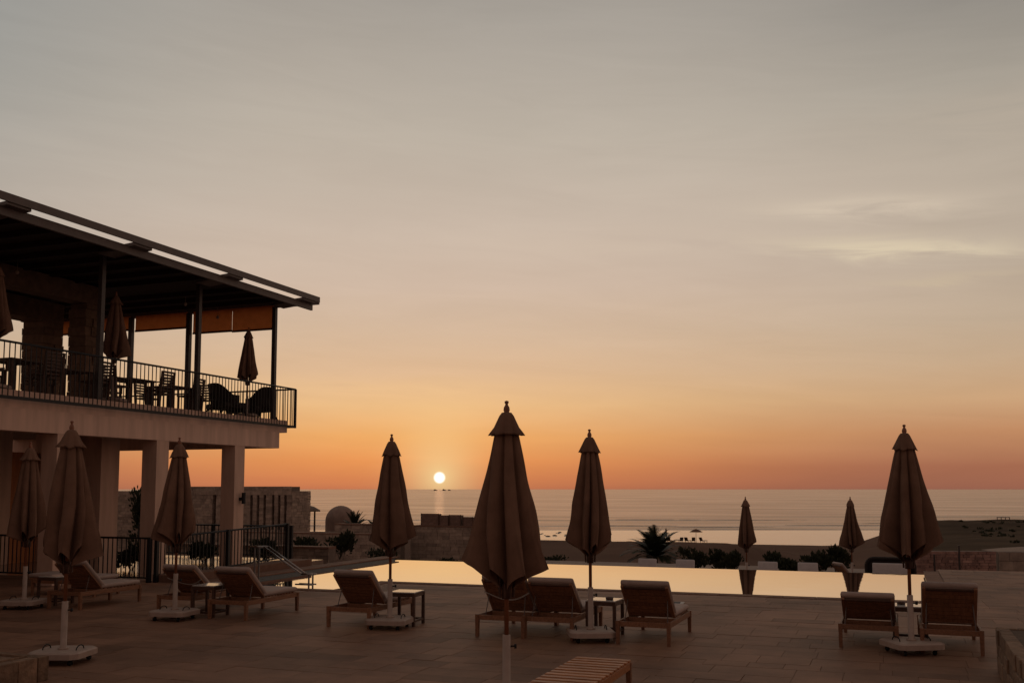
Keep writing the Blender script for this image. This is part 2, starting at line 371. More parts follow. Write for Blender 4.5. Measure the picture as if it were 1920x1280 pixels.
sea.add([(-60000, 520, -8), (60000, 520, -8), (60000, 60000, -8), (-60000, 60000, -8)], [(0, 1, 2, 3)])
sea.add([(-60000, 140, -8), (-260, 140, -8), (-260, 520, -8), (-60000, 520, -8)], [(0, 1, 2, 3)])
sea.add([(260, 140, -8), (60000, 140, -8), (60000, 520, -8), (260, 520, -8)], [(0, 1, 2, 3)])
struct('sea', sea.mesh('sea', 'sea_water', True), 'open sea with low breaking waves reaching to the horizon', 'sea')
sea_o = bpy.data.objects['sea']
for ci, (c, a, w) in enumerate(crests[1:5]):
    fm = MB(); dx = 1.6; x = -170.0
    while x < 120:
        nn = noise.noise(Vector((x * 0.035, c * 0.7, 9.0))) + 0.35 * noise.noise(Vector((x * 0.25, c, 2.0)))
        if nn > -0.02:
            hw = w * min(0.55, 0.15 + 0.7 * nn)
            def pz(xx, t): return (xx, reef(xx) + t, sea_z(xx, t) + 0.05)
            tc_ = c + 4 - 2.5 * noise.noise(Vector((x * 0.02, c * 0.01, 0)))
            fm.add([pz(x, tc_ - hw), pz(x + dx, tc_ - hw), pz(x + dx, tc_ + hw), pz(x, tc_ + hw)], [(0, 1, 2, 3)])
        x += dx
    obj('foam_line', fm.mesh('foam_line', 'foam'), sea_o)
lg = MB(); lg.add([(x, 140, -8.0) for x in SEA_X] + [(x, reef(x), sea_z(x, 0)) for x in SEA_X], [(i, i + 1, n + i + 1, n + i) for i in range(n - 1)])
struct('lagoon_water', lg.mesh('lagoon', 'calm_water'), 'calm bright shallow water along the beach', 'water')

# ------------------------------------------------------------------ pool and deck
PX0, PX1, PY0, PY1 = -13.75, 0.68, 19.5, 26.5          # pool
IX1, IY0 = -10.45, 17.55                                # step inlet on the near left
EDGE_Y = 27.35                                          # far edge of the deck right of the pool
WL = -0.085
deck = struct('pool_deck', None, 'brown stone paved deck around the pool', 'deck')
dm = MB()
dm.box(-40, 12, -14, IY0 - 0.002, -0.6, -0.006)
dm.box(-40, PX0 - 0.64, IY0, 23.2, -0.6, -0.008)
dm.box(IX1 + 0.3, 12, IY0, PY0 - 0.3, -0.6, -0.010)
dm.box(PX1 + 0.3, 12, PY0 - 0.298, EDGE_Y, -0.6, -0.012)
struct('paving_bed', dm.mesh('paving_bed', 'deck_bed'), parent=deck)
def in_pool(x0, x1, y0, y1):
    if x0 < PX0 - 0.5 and y1 > 23.2: return True
    if x1 > PX0 - 0.7 and x0 < PX1 + 0.32 and y1 > PY0 - 0.32: return True
    if x1 > PX0 - 0.7 and x0 < IX1 + 0.32 and y1 > IY0 - 0.335: return True
    return False
tiles = []
rr = random.Random(3)
y = 6.0; row = 0
while y < EDGE_Y - 0.2:
    hgt = rr.choice((0.32, 0.4, 0.4, 0.5)); x = -26.0 + rr.random()
    y1 = min(y + hgt, EDGE_Y)
    if y < PY0 - 0.325 < y1: y1 = PY0 - 0.325
    elif y < IY0 - 0.345 < y1: y1 = IY0 - 0.345

    while x < 9:
        ln = rr.choice((0.4, 0.5, 0.6, 0.75, 0.9)); a, b = x, x + ln
        cuts = [a, b]
        if y1 > PY0 - 0.3: edges = (PX0 - 0.7, PX1 + 0.33)
        elif y1 > IY0 - 0.33: edges = (PX0 - 0.7, IX1 + 0.33)
        else: edges = ()
        for e in edges:
            if a < e < b:
                cuts = [a, e, b]
        for p, q in zip(cuts[:-1], cuts[1:]):
            if q - p > 0.05 and not in_pool(p + 0.01, q - 0.01, y + 0.01, y1 - 0.01): tiles.append((p, q, y, y1, rr.uniform(-0.002, 0.0025)))
        x += ln
    y = y1 + 0.0; row += 1
def seen(t):
    u, v, d = project((t[0] + t[1]) / 2, (t[2] + t[3]) / 2, 0)
    return -60 < u < 1980 and v < 1330 and d > 0
vis = sorted([t for t in tiles if seen(t)], key=lambda t: -((t[1] - t[0]) * (t[3] - t[2]) / project((t[0] + t[1]) / 2, (t[2] + t[3]) / 2, 0)[2] ** 3))
near = set(vis[:300]); many = MB(); g = 0.002
cache = {}
for t in tiles:
    p, q, a, b, dz = t
    if t in near:
        key = (round(q - p, 3), round(b - a, 3))
        if key not in cache:
            w2, h2 = (q - p) / 2 - g, (b - a) / 2 - g
            cache[key] = MB().hexa([(-w2, -h2, -0.03), (w2, -h2, -0.03), (w2, h2, -0.03), (-w2, h2, -0.03), (-w2 + .001, -h2 + .001, 0), (w2 - .001, -h2 + .001, 0), (w2 - .001, h2 - .001, 0), (-w2 + .001, h2 - .001, 0)]).mesh('paving_stone', 'deck_tile')
        obj('paving_stone', cache[key], deck, ((p + q) / 2, (a + b) / 2, dz))
    else: many.box(p + g, q - g, a + g, b - g, -0.03, dz)
pm = obj('paving_stones', many.mesh('paving_stones', 'deck_tile_many'), deck); pm['kind'] = 'stuff'

pool = thing('swimming_pool', 'long still infinity pool mirroring the sunset sky', 'pool')
pool['kind'] = 'structure'
bm_ = MB()
bm_.box(PX0, PX1, PY0, PY1, -1.4, -1.2)
bm_.box(PX0 - 0.35, PX0, IY0 - 0.3, PY1, -1.4, -0.031)
bm_.box(PX1, PX1 + 0.3, PY0 - 0.3, PY1 + 0.02, -1.4, -0.03)
bm_.box(IX1, PX1, PY0 - 0.3, PY0, -1.4, -0.03)
bm_.box(IX1, IX1 + 0.3, IY0 - 0.02, PY0 - 0.3, -1.4, -0.03)
bm_.box(PX0, IX1 + 0.3, IY0 - 0.3, IY0, -1.4, -0.035)
bm_.box(PX0, PX1, PY1 - 0.0, PY1 + 0.16, -1.6, WL - 0.003)
obj('basin', bm_.mesh('basin', 'pool_tile'), pool)
wt = MB().add([(PX0, PY0, WL), (PX1, PY0, WL), (PX1, PY1 + 0.14, WL), (PX0, PY1 + 0.14, WL)], [(0, 1, 2, 3)]).add([(PX0, IY0, WL), (IX1, IY0, WL), (IX1, PY0, WL), (PX0, PY0, WL)], [(0, 1, 2, 3)])
obj('water', wt.mesh('water', 'pool_water'), pool)
def coping(x0, x1, y0, y1, along, z0=-0.03, z1=0.012):
    L_ = (x1 - x0) if along == 'x' else (y1 - y0); k = max(1, round(L_ / 0.6)); s = L_ / k
    if along == 'x': me = box_mesh('coping_stone', 'coping', 0.003, s - 0.003, 0, y1 - y0, z0, z1, bevel=0.006)
    else: me = box_mesh('coping_stone', 'coping', 0, x1 - x0, 0.003, s - 0.003, z0, z1, bevel=0.006)
    for i in range(k):
        obj('coping_stone', me, pool, (x0 + (i * s if along == 'x' else 0), y0 + (i * s if along == 'y' else 0), rr.uniform(-0.001, 0.001)))
coping(IX1 + 0.3, PX1 + 0.3, PY0 - 0.3, PY0 + 0.02, 'x')
coping(IX1 - 0.02, IX1 + 0.3, IY0 - 0.02, PY0 + 0.02, 'y')
coping(PX0 - 0.3, IX1 + 0.3, IY0 - 0.325, IY0 - 0.025, 'x')
coping(PX1 - 0.02, PX1 + 0.3, PY0 + 0.02, PY1 + 0.02, 'y')
coping(PX0 - 0.55, PX0 - 0.03, IY0 - 0.02, PY1 + 0.3, 'y', -0.03, 0.006)

# raised ledge that carries the fence
ledge = tag(obj('stone_ledge', MB().box(-15.0, -14.40, 17.6, 23.0, -0.2, 0.16).mesh('stone_ledge', 'coping', False, 0.012)), 'low pale stone ledge below the baluster fence beside the pool', 'ledge')

# lower terrace beyond the pool
struct('lower_terrace', MB().box(-14, 5.5, PY1 + 0.35, 41, -1.6, -1.05).mesh('lower_terrace', 'terrace'), 'lower paved terrace beyond the far pool edge', 'terrace')

# ------------------------------------------------------------------ parasols
def canopy_mesh(seed, wide=1.0, n=8):
    r_ = random.Random(seed); NA = n * 10; NS = 26
    amp = [r_.uniform(0.6, 1.18) for _ in range(n)]; sway = [r_.uniform(-0.55, 0.55) for _ in range(n)]
    hem = [r_.uniform(-0.09, 0.07) for _ in range(n)]
    wd = [r_.uniform(0.55, 1.6) for _ in range(n)]; tot = sum(wd); wd = [w / tot * n for w in wd]
    st = [sum(wd[:k]) for k in range(n)]; tw = r_.uniform(-0.45, 0.45)
    vs = []
    for j in range(NS + 1):
        s = j / NS
        for i in range(NA):
            t = i / NA * n; k = int(t) % n; u = t - int(t)
            uu = min(0.999, max(0.001, u))
            b0 = math.sin(math.pi * uu) ** 0.38; b1 = (1 - abs(2 * uu - 1)) ** 0.95; w_ = s ** 2.5; b = b0 * (1 - w_) + b1 * w_
            skew = sway[k] * (0.3 + 0.7 * s) * math.sin(math.pi * uu)
            phi = 2 * math.pi * (st[k] + wd[k] * (u + skew * 0.45)) / n + tw * s * s
            rib = 0.07 * (1 - s) + 0.05 * s + 0.03 * s * (1 - s)
            mid = 0.108 + 0.255 * wide * (amp[k] * s + (1 - s)) * s ** 0.96
            cr = 0.010 * math.sin(9 * s + 5 * k + 4 * uu) * s + 0.012 * math.sin(2 * math.pi * uu * 2 + k) * s
            r = rib + (mid - rib) * b + cr + 0.022 * s * noise.noise(Vector((2.2 * math.cos(phi), 2.2 * math.sin(phi), 4.5 * s + seed))) + 0.010 * s * noise.noise(Vector((7 * math.cos(phi), 7 * math.sin(phi), 3 * s + seed)))
            zt = 2.52 - s * ((1.42 - (0.21 + hem[k]) * b ** 0.8 * (0.2 + 0.8 * s)))
            vs.append((r * math.cos(phi), r * math.sin(phi), zt))
    fs = [(j * NA + i, (j + 1) * NA + i, (j + 1) * NA + (i + 1) % NA, j * NA + (i + 1) % NA) for j in range(NS) for i in range(NA)]
    return MB().add(vs, fs).mesh('canopy', 'canopy', True)
def cap_mesh(seed, flare=1.0):
    r_ = random.Random(seed + 50); n = 8; NA = 64; vs = []; prof = [(0.022, 2.70), (0.045, 2.695), (0.066, 2.668), (0.088, 2.62), (0.112, 2.565), (0.142 * flare, 2.512), (0.152 * flare, 2.492), (0.112, 2.496), (0.09, 2.51)]
    am = [r_.uniform(-0.4, 1) for _ in range(n)]
    for j, (r, z) in enumerate(prof):
        for i in range(NA):
            t = i / NA * n; k = int(t) % n; u = t - int(t); b = (1 - abs(2 * u - 1)) ** 0.8
            w = (r - 0.05) / 0.11 if j > 1 else 0
            q = r * (1 + 0.30 * max(0, w) * (b - 0.7) * (1 if j < 7 else 0.3)); zz = z - (0.03 * am[k] * b * max(0, w) if j < 7 else 0)
            vs.append((q * math.cos(2 * math.pi * t / n), q * math.sin(2 * math.pi * t / n), zz))
    fs = [(j * NA + i, (j + 1) * NA + i, (j + 1) * NA + (i + 1) % NA, j * NA + (i + 1) % NA) for j in range(len(prof) - 1) for i in range(NA)]
    return MB().add(vs, fs).mesh('vent_cap', 'canopy', True)
FINIAL = MB().lathe([(0.0, 2.66), (0.030, 2.66), (0.030, 2.69), (0.024, 2.70), (0.030, 2.72), (0.026, 2.745), (0.014, 2.765), (0.012, 2.775), (0.020, 2.787), (0.019, 2.80), (0.0, 2.808)], 14).mesh('finial', 'pole_wood', True)
POLE = MB().tube((0, 0, 0.55), (0, 0, 2.67), 0.021, 0.021, 14).mesh('pole', 'pole_wood', True)
HUB = MB().lathe([(0.021, 1.02), (0.045, 1.02), (0.045, 1.13), (0.03, 1.16), (0.021, 1.16)], 12).mesh('hub', 'wood_dark', True)
SLEEVE = MB().lathe([(0.0, 0.15), (0.06, 0.15), (0.06, 0.17), (0.036, 0.175), (0.036, 0.70), (0.022, 0.702)], 16).mesh('sleeve', 'base_paint', True)
KNOB = MB().tube((0.034, 0, 0.60), (0.075, 0, 0.60), 0.008, 0.008, 8).tube((0.07, 0, 0.60), (0.09, 0, 0.60), 0.022, 0.02, 10).mesh('clamp_knob', 'rubber', True)
RIB = MB().tube((0.066, 0, 1.03), (0.085, 0, 1.42), 0.008, 0.008, 6).mesh('rib', 'wood_dark')
def slab_mesh():
    a, c = 0.30, 0.07; p = [(a, -a + c), (a, a - c), (a - c, a), (-a + c, a), (-a, a - c), (-a, -a + c), (-a + c, -a), (a - c, -a)]
    vs = [(x * 1.0, y * 1.0, 0.075) for x, y in p] + [(x, y, 0.135) for x, y in p] + [(x * 0.93, y * 0.93, 0.152) for x, y in p]
    fs = [tuple(range(7, -1, -1)), tuple(range(16, 24))]
    for r in (0, 8): fs += [(r + i, r + (i + 1) % 8, r + 8 + (i + 1) % 8, r + 8 + i) for i in range(8)]
    return MB().add(vs, fs).mesh('base_slab', 'base_paint')
SLAB = slab_mesh()
CASTER = MB().tube((0, 0, 0.035), (0, 0, 0.078), 0.01, 0.01, 8).box(-0.022, 0.022, -0.012, 0.012, 0.05, 0.074).tube((0.012, -0.014, 0.028), (0.012, 0.014, 0.028), 0.028, 0.028, 12).mesh('caster', 'rubber', True)
arc = [(0.09 * math.cos(math.pi * i / 8), 0, 0.05 * math.sin(math.pi * i / 8)) for i in range(9)]
HANDLE = MB().path(arc, 0.007, 6).mesh('grab_handle', 'rubber')
def parasol(label, loc, rz=0.0, seed=1, wide=1.0, flare=1.0, scale=1.0, brot=0.4, group='closed parasols', base=True, small=False):
    t = thing('closed_parasol', label, 'parasol', loc, rz, group, (scale,) * 3 if scale != 1.0 else None)
    key = (seed, wide, flare)
    if key not in cache: cache[key] = (canopy_mesh(seed, wide), cap_mesh(seed, flare))
    cn = obj('canopy', cache[key][0], t); obj('vent_cap', cache[key][1], t)
    obj('finial', FINIAL, t); obj('pole', POLE, t)
    if not small:
        obj('hub', HUB, t)
        for i in range(8): obj('rib', RIB, cn, rot=(0, 0, 2 * math.pi * i / 8))
    if base:
        obj('sleeve', SLEEVE, t)
        if not small: obj('clamp_knob', KNOB, t, rot=(0, 0, 0.4 - rz))
        sl_ = obj('base_slab', SLAB, t, rot=(0, 0, brot - rz))
        if not small:
            for sx2 in (-1, 1):
                for sy2 in (-1, 1): obj('caster', CASTER, sl_, (sx2 * 0.20, sy2 * 0.20, 0), (0, 0, rr.uniform(0, 6)))
            for sx2 in (-1, 1): obj('grab_handle', HANDLE, sl_, (sx2 * 0.20, 0, 0.152), (0, 0, 1.571))
    return t
GP = 'closed parasols on the pool deck'
parasol('tan closed parasol at the left edge, behind a bigger one, before the dark fence', (-13.75, 13.0, 0), 0.3, 11, 1.02, 1.05, brot=0.25, group=GP)
parasol('big tan closed parasol at left whose white base stands by the low stone wall', (-9.05, 9.15, 0), 1.1, 12, 1.05, 1.05, brot=0.30, group=GP)
parasol('brown closed parasol below the balcony, left of the corner column', (-10.40, 12.72, 0), 2.0, 13, 1.05, 0.92, brot=0.10, group=GP)
parasol('brown closed parasol just left of the sun above a single lounger', (-6.85, 13.05, 0), 0.7, 14, 1.03, 0.92, brot=0.15, group=GP)
parasol('largest nearest closed parasol in the middle, right of the sun', (-3.27, 8.47, 0), 0.15, 15, 1.05, 1.05, brot=0.4, group=GP)
parasol('closed parasol between the two loungers right of the nearest parasol', (-3.79, 12.92, 0), 1.6, 16, 1.0, 0.95, brot=0.42, group=GP)
parasol('wide loosely folded closed parasol at right between two loungers', (0.17, 13.38, 0), 2.6, 17, 1.22, 0.95, brot=0.5, group=GP)
GT = 'closed parasols on the lower terrace'
parasol('small closed parasol beyond the pool, left one of the two', (-4.45, 33.05, -1.05), 0.5, 18, 0.95, 0.95, group=GT)
parasol('small closed parasol beyond the pool, right one of the two, lopsided hem', (-1.27, 34.25, -1.05), 1.9, 19, 1.12, 0.8, group=GT)
GB = 'closed parasols on the balcony'
parasol('closed parasol on the balcony next to the wicker armchair', (-16.92, 23.5, 3.97), 0.5, 18, 0.95, 0.95, scale=0.925, group=GB)
parasol('closed parasol in the shade of the balcony roof between dining tables', (-17.0, 18.4, 3.97), 1.2, 12, 1.05, 1.05, scale=0.955, group=GB)
parasol('closed parasol on the balcony cut off by the left edge', (-17.0, 15.05, 3.97), 0.2, 14, 1.03, 0.92, scale=0.955, group=GB)

# ------------------------------------------------------------------ loungers
W2, LEN = 0.335, 1.43
RAIL = box_mesh('side_rail', 'wood', -0.016, 0.016, 0, LEN, 0.225, 0.295, bevel=0.004)
CROSS = box_mesh('cross_rail', 'wood', -W2 + 0.017, W2 - 0.017, -0.014, 0.014, 0.228, 0.292, bevel=0.004)
LEG = MB().hexa([(-.021, -.021, 0), (.021, -.021, 0), (.021, .021, 0), (-.021, .021, 0), (-.026, -.026, .300), (.026, -.026, .300), (.026, .026, .300), (-.026, .026, .300)]).mesh('leg', 'wood')
SLAT = box_mesh('slat', 'wood', -W2 + 0.02, W2 - 0.02, -0.028, 0.028, 0.297, 0.312)
BSLAT = box_mesh('slat', 'wood', -W2 + 0.05, W2 - 0.05, -0.030, 0.030, -0.008, 0.006)
BSIDE = box_mesh('back_stile', 'wood', -0.02, 0.02, 0, 0.62, -0.016, 0.018, bevel=0.003)
SEATC = box_mesh('seat_cushion', 'cushion', -W2 + 0.01, W2 - 0.01, 0.50, LEN + 0.01, 0.313, 0.385, bevel=0.032, smooth=True)
BACKC = box_mesh('back_cushion', 'cushion', -W2 + 0.01, W2 - 0.01, -0.01, 0.65, 0.020, 0.092, bevel=0.032, smooth=True)
strap_pts = [(-W2 + 0.0 + (2 * W2) * i / 14, 0.0, -0.03 - 0.02 * math.sin(math.pi * i / 14)) for i in range(15)]
STRAP = MB()
for i in range(14):
    u0, u1 = i / 14, (i + 1) / 14
    def q(u): return Vector((-W2 + 2 * W2 * u, 0.40 - 0.16 * math.sin(math.pi * u), -0.022))
    a, b = q(u0), q(u1)
    STRAP.hexa([a + Vector((0, -.012, -.002)), b + Vector((0, -.012, -.002)), b + Vector((0, .012, -.002)), a + Vector((0, .012, -.002)), a + Vector((0, -.012, .002)), b + Vector((0, -.012, .002)), b + Vector((0, .012, .002)), a + Vector((0, .012, .002))])
STRAP = STRAP.mesh('cushion_strap', 'strap')
def lounger(label, loc, rz=0.0, angle=43.0, group='loungers in the row by the pool', strap=False, cushion=True, flat=False, legs=True, mid='wood'):
    t = thing('sun_lounger', label, 'sun lounger', loc, rz, group)
    for s in (-1, 1):
        obj('side_rail', RAIL, t, (s * (W2 - 0.0), 0, 0))
        for yy in (0.0, LEN - 0.03): obj('leg', LEG, t, (s * (W2 - 0.001), yy + 0.012, 0))
    for yy in (0.015, 0.52, LEN - 0.02): obj('cross_rail', CROSS, t, (0, yy, 0.0 if yy != 0.52 else -0.003))
    for i in range(10): obj('slat', SLAT, t, (0, 0.60 + i * 0.083, 0))
    a = 0.0 if flat else angle
    # backrest: hinge at y=.53, leans back towards the head end
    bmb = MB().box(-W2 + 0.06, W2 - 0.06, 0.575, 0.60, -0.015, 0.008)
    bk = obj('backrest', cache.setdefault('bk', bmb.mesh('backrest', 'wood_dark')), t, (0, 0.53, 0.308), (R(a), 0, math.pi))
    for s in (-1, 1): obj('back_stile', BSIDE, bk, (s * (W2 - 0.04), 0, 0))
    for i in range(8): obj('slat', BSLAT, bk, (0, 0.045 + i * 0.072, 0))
    if not flat:
        # props: from the stiles down to the side rails
        for s in (-1, 1):
            ca, sa = math.cos(R(a)), math.sin(R(a))
            p = Vector((s * (W2 - 0.07), 0.53 - 0.36 * ca, 0.30 + 0.36 * sa)); q2 = Vector((s * (W2 - 0.05), 0.53 - 0.36 * ca - 0.10, 0.26))
            obj('prop', MB().tube(p, q2, 0.007, 0.007, 6).mesh('prop', 'grey_steel'), t)
    if cushion:
        obj('seat_cushion', SEATC, t); obj('back_cushion', BACKC, bk)
    if strap: obj('cushion_strap', STRAP, bk)
    return t
GL = 'cushioned loungers standing on the pool deck'
lounger('lounger with raised back in front of the dark fence, far left', (-13.0, 13.12, 0), 0, 44, GL)
lounger('flat lounger with pale mattress at the left edge before the fence', (-15.35, 15.0, 0), R(-86), 0, GL, flat=True)
lounger('lounger partly behind the white parasol base, left of the dark side table', (-10.83, 13.25, 0), 0, 40, GL, strap=True)
lounger('lounger beside the pool handrail, right of the dark side table', (-9.62, 12.98, 0), 0, 42, GL)
lounger('lone lounger between the handrail and the parasol left of the sun', (-7.42, 12.85, 0), 0, 45, GL)
lounger('lounger with pale cushion strap mostly hidden behind the nearest parasol', (-5.02, 12.75, 0), 0, 47, GL, strap=True)
lounger('lounger touching the strapped one, left of the parasol with side table', (-4.36, 12.83, 0), 0, 43, GL)
lounger('lounger right of the side table, in front of the middle of the pool', (-3.05, 12.78, 0), 0, 44, GL)
lounger('low backed lounger left of the loosely folded parasol at right', (-0.33, 13.52, 0), 0, 30, GL)
lounger('high backed lounger right of the loosely folded parasol', (0.63, 13.42, 0), 0, 50, GL)

# bare slatted lounger in the foreground
def bare_lounger():
    t = thing('sun_lounger', 'bare slatted wooden lounger without cushion in the foreground', 'sun lounger', (-2.735, 9.78, 0), R(180))
    L2 = 1.9
    me = box_mesh('side_rail', 'bare_slat', -0.018, 0.018, -0.01, L2, 0.235, 0.305, bevel=0.004)
    for s in (-1, 1):
        obj('side_rail', me, t, (s * 0.266, 0, 0))
        for yy in (0.04, L2 - 0.1): obj('leg', LEG, t, (s * 0.264, yy, 0.004))
    c = box_mesh('cross_rail', 'bare_slat', -0.247, 0.247, -0.014, 0.014, 0.238, 0.300, bevel=0.003)
    for yy in (0.006, 0.7, L2 - 0.02): obj('cross_rail', c, t, (0, yy, 0))
    s_ = box_mesh('slat', 'bare_slat', -0.278, 0.278, -0.042, 0.042, 0.306, 0.326, bevel=0.005)
    for i in range(14): obj('slat', s_, t, (rr.uniform(-.002, .002), 0.04 + i * 0.132, rr.uniform(-.001, .001)))
bare_lounger()

# ------------------------------------------------------------------ side tables
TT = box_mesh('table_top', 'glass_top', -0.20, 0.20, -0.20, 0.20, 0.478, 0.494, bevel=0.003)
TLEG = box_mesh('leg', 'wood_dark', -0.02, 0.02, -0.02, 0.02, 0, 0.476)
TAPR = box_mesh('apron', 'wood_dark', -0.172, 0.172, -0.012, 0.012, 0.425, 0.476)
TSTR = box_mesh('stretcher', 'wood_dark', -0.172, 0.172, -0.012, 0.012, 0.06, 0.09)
def side_table(label, loc, rz=0.0):
    t = thing('side_table', label, 'side table', loc, rz, 'small wooden side tables between the loungers')
    obj('table_top', TT, t)
    for s in (-1, 1):
        for q in (-1, 1): obj('leg', TLEG, t, (s * 0.192, q * 0.192, 0))
        obj('apron', TAPR, t, (0, s * 0.194, 0)); obj('apron', TAPR, t, (s * 0.194, 0, 0), (0, 0, 1.5708))
        obj('stretcher', TSTR, t, (0, s * 0.194, 0)); obj('stretcher', TSTR, t, (s * 0.194, 0, 0), (0, 0, 1.5708))
    return t
side_table('dark side table at the far left behind the leftmost parasol base', (-13.72, 13.65, 0))
side_table('dark side table between the two loungers left of the handrail', (-10.17, 13.28, 0), 0.05)
side_table('side table with bright top beside the lone lounger', (-6.80, 13.48, 0), 0.08)
side_table('side table beside the parasol between the middle loungers', (-3.74, 13.45, 0), -0.03)
side_table('side table behind the loosely folded parasol at right', (0.17, 14.2, 0))
DISH = MB().lathe([(0, 0.0), (0.05, 0.0), (0.055, 0.03), (0.05, 0.03), (0.045, 0.008), (0, 0.008)], 14).mesh('ashtray', 'wood_dark', True)
tag(obj('ashtray', DISH, None, (-3.66, 13.40, 0.4945)), 'small round ashtray on the side table in the middle', 'ashtray')
tag(obj('ashtray', DISH, None, (0.07, 14.22, 0.4945)), 'small round ashtray on the side table at right', 'ashtray')

# ------------------------------------------------------------------ pool handrail
def handrail():
    t = thing('pool_handrail', 'steel handrail sloping down over the pool entry steps', 'handrail')
    for nm, dy in (('rail', 0.0), ('rail', 0.15)):
        yb = 17.75 + dy
        pts = [(-12.62, yb, 0.80), (-12.28, yb, 0.80), (-11.36, yb, 0.27), (-11.10, yb, 0.27)]
        obj(nm, MB().path(pts, 0.020, 10).mesh('rail', 'steel', True), t)
        obj('post', MB().tube((-12.50, yb, -1.2), (-12.50, yb, 0.80), 0.018, 0.018, 10).mesh('post', 'grey_steel', True), t)
        obj('post', MB().tube((-11.18, yb, -1.2), (-11.18, yb, 0.27), 0.018, 0.018, 10).mesh('post', 'grey_steel', True), t)
        obj('lower_rail', MB().path([(-11.5, yb, 0.06), (-11.10, yb, 0.06)], 0.016, 10).mesh('lower_rail', 'steel', True), t)
handrail()

# ------------------------------------------------------------------ building
FX, FZ = -16.3, 3.97
B = thing('balcony_building', 'two storey building with roofed balcony on square columns at left', 'building', (0, 0, 0))
sl_ = MB().box(-26, FX, -2, 24.2, 3.16, 3.62)
obj('fascia_beam', MB().box(FX - 0.35, FX, -2, 24.2, 3.16, 3.62).mesh('fascia_beam', 'render'), B)
obj('end_beam', MB().box(-26, FX - 0.352, 23.85, 24.198, 3.162, 3.62).mesh('end_beam', 'render'), B)
obj('floor_slab', MB().box(-26, FX, -2, 24.58, 3.621, FZ).mesh('floor_slab', 'render'), B)
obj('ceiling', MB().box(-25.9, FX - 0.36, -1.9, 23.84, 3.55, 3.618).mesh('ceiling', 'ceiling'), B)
CM = MB().box(-0.215, 0.215, -0.215, 0.215, 0, 3.158).mesh('column', 'column_render', False, 0.008)
cols = []
for yy in (22.38, 19.35, 16.32, 13.29): cols.append(obj('column', CM, B, (FX - 0.217, yy, 0)))
obj('column', MB().box(-0.3, 0.3, -0.3, 0.3, 0, 3.54).mesh('inner_column', 'column_render', False, 0.008), B, (-17.9, 19.05, 0))
for yy in (22.38, 16.9, 13.8): obj('column', CM, B, (-21.6, yy, 0), scale=(1.2, 1.2, 1.12))
bw = obj('back_wall', MB().box(-22.4, -22.1, -2, 20.3, 0, 3.54).box(-22.4, -22.1, 21.35, 22.9, 0, 3.54).mesh('back_wall', 'column_render'), B)
obj('door', MB().box(-22.32, -22.24, 20.32, 21.33, 0, 3.0).mesh('door', 'orange_door'), B)
wl = obj('wall_lamp', MB().box(-0.05, 0.0, -0.06, 0.06, 1.95, 2.03).lathe([(0, 1.86), (0.055, 1.86), (0.055, 2.16), (0, 2.16)], 12, (0.06, 0, 0)).mesh('wall_lamp', 'lamp_black'), cols[0], (0.217 + 0.051, 0.05, -0.25))
# roof
RX, RY = -15.24, 24.53
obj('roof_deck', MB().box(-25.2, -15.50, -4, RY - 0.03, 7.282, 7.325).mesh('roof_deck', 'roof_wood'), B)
obj('outer_beam', MB().box(RX - 0.035, RX, -4, RY, 7.35, 7.505).mesh('outer_beam', 'grey_steel'), B)
obj('inner_beam', MB().box(-15.52, -15.455, -4, RY - 0.04, 7.13, 7.30).mesh('inner_beam', 'grey_steel'), B)
obj('end_beam', MB().box(-25.2, -15.28, RY - 0.028, RY + 0.04, 7.30, 7.502).mesh('roof_end_beam', 'grey_steel'), B)
PY_ = (24.0, 20.65, 17.3, 13.95, 10.6)
for yy in PY_:
    obj('bracket_arm', MB().hexa([(-16.3, yy - .28, 7.20), (-15.278, yy - .28, 7.30), (-15.278, yy + .28, 7.30), (-16.3, yy + .28, 7.20), (-16.3, yy - .28, 7.281), (-15.278, yy - .28, 7.37), (-15.278, yy + .28, 7.37), (-16.3, yy + .28, 7.281)]).mesh('bracket_arm', 'grey_steel'), B)
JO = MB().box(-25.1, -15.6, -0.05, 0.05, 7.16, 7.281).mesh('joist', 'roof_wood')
yy = 23.2
while yy > 6:
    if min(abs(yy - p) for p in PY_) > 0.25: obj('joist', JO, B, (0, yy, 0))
    yy -= 0.8
PM = MB().box(-0.055, 0.055, -0.055, 0.055, FZ, 7.21).box(-0.11, 0.11, -0.11, 0.11, FZ, FZ + 0.02).mesh('post', 'dark_steel')
for yy in PY_: obj('post', PM, B, (-16.4, yy, 0))
for xx in (-19.4, -21.55, -24.6): obj('post', PM, B, (xx, 24.0, 0), scale=(1.15, 1.15, 1))
def shade(x0, x1, z0):
    s = obj('roller_shade', MB().box(x0, x1, 24.06, 24.064, z0, 7.27).mesh('roller_shade', 'shade_cloth'), B)
    obj('bottom_bar', MB().tube((x0, 24.062, z0), (x1, 24.062, z0), 0.03, 0.03, 8).mesh('bottom_bar', 'wood_dark'), s)
shade(-17.9, -16.47, 6.59); shade(-19.3, -17.91, 6.61); shade(-21.45, -19.5, 6.80); shade(-24.5, -21.65, 6.85)
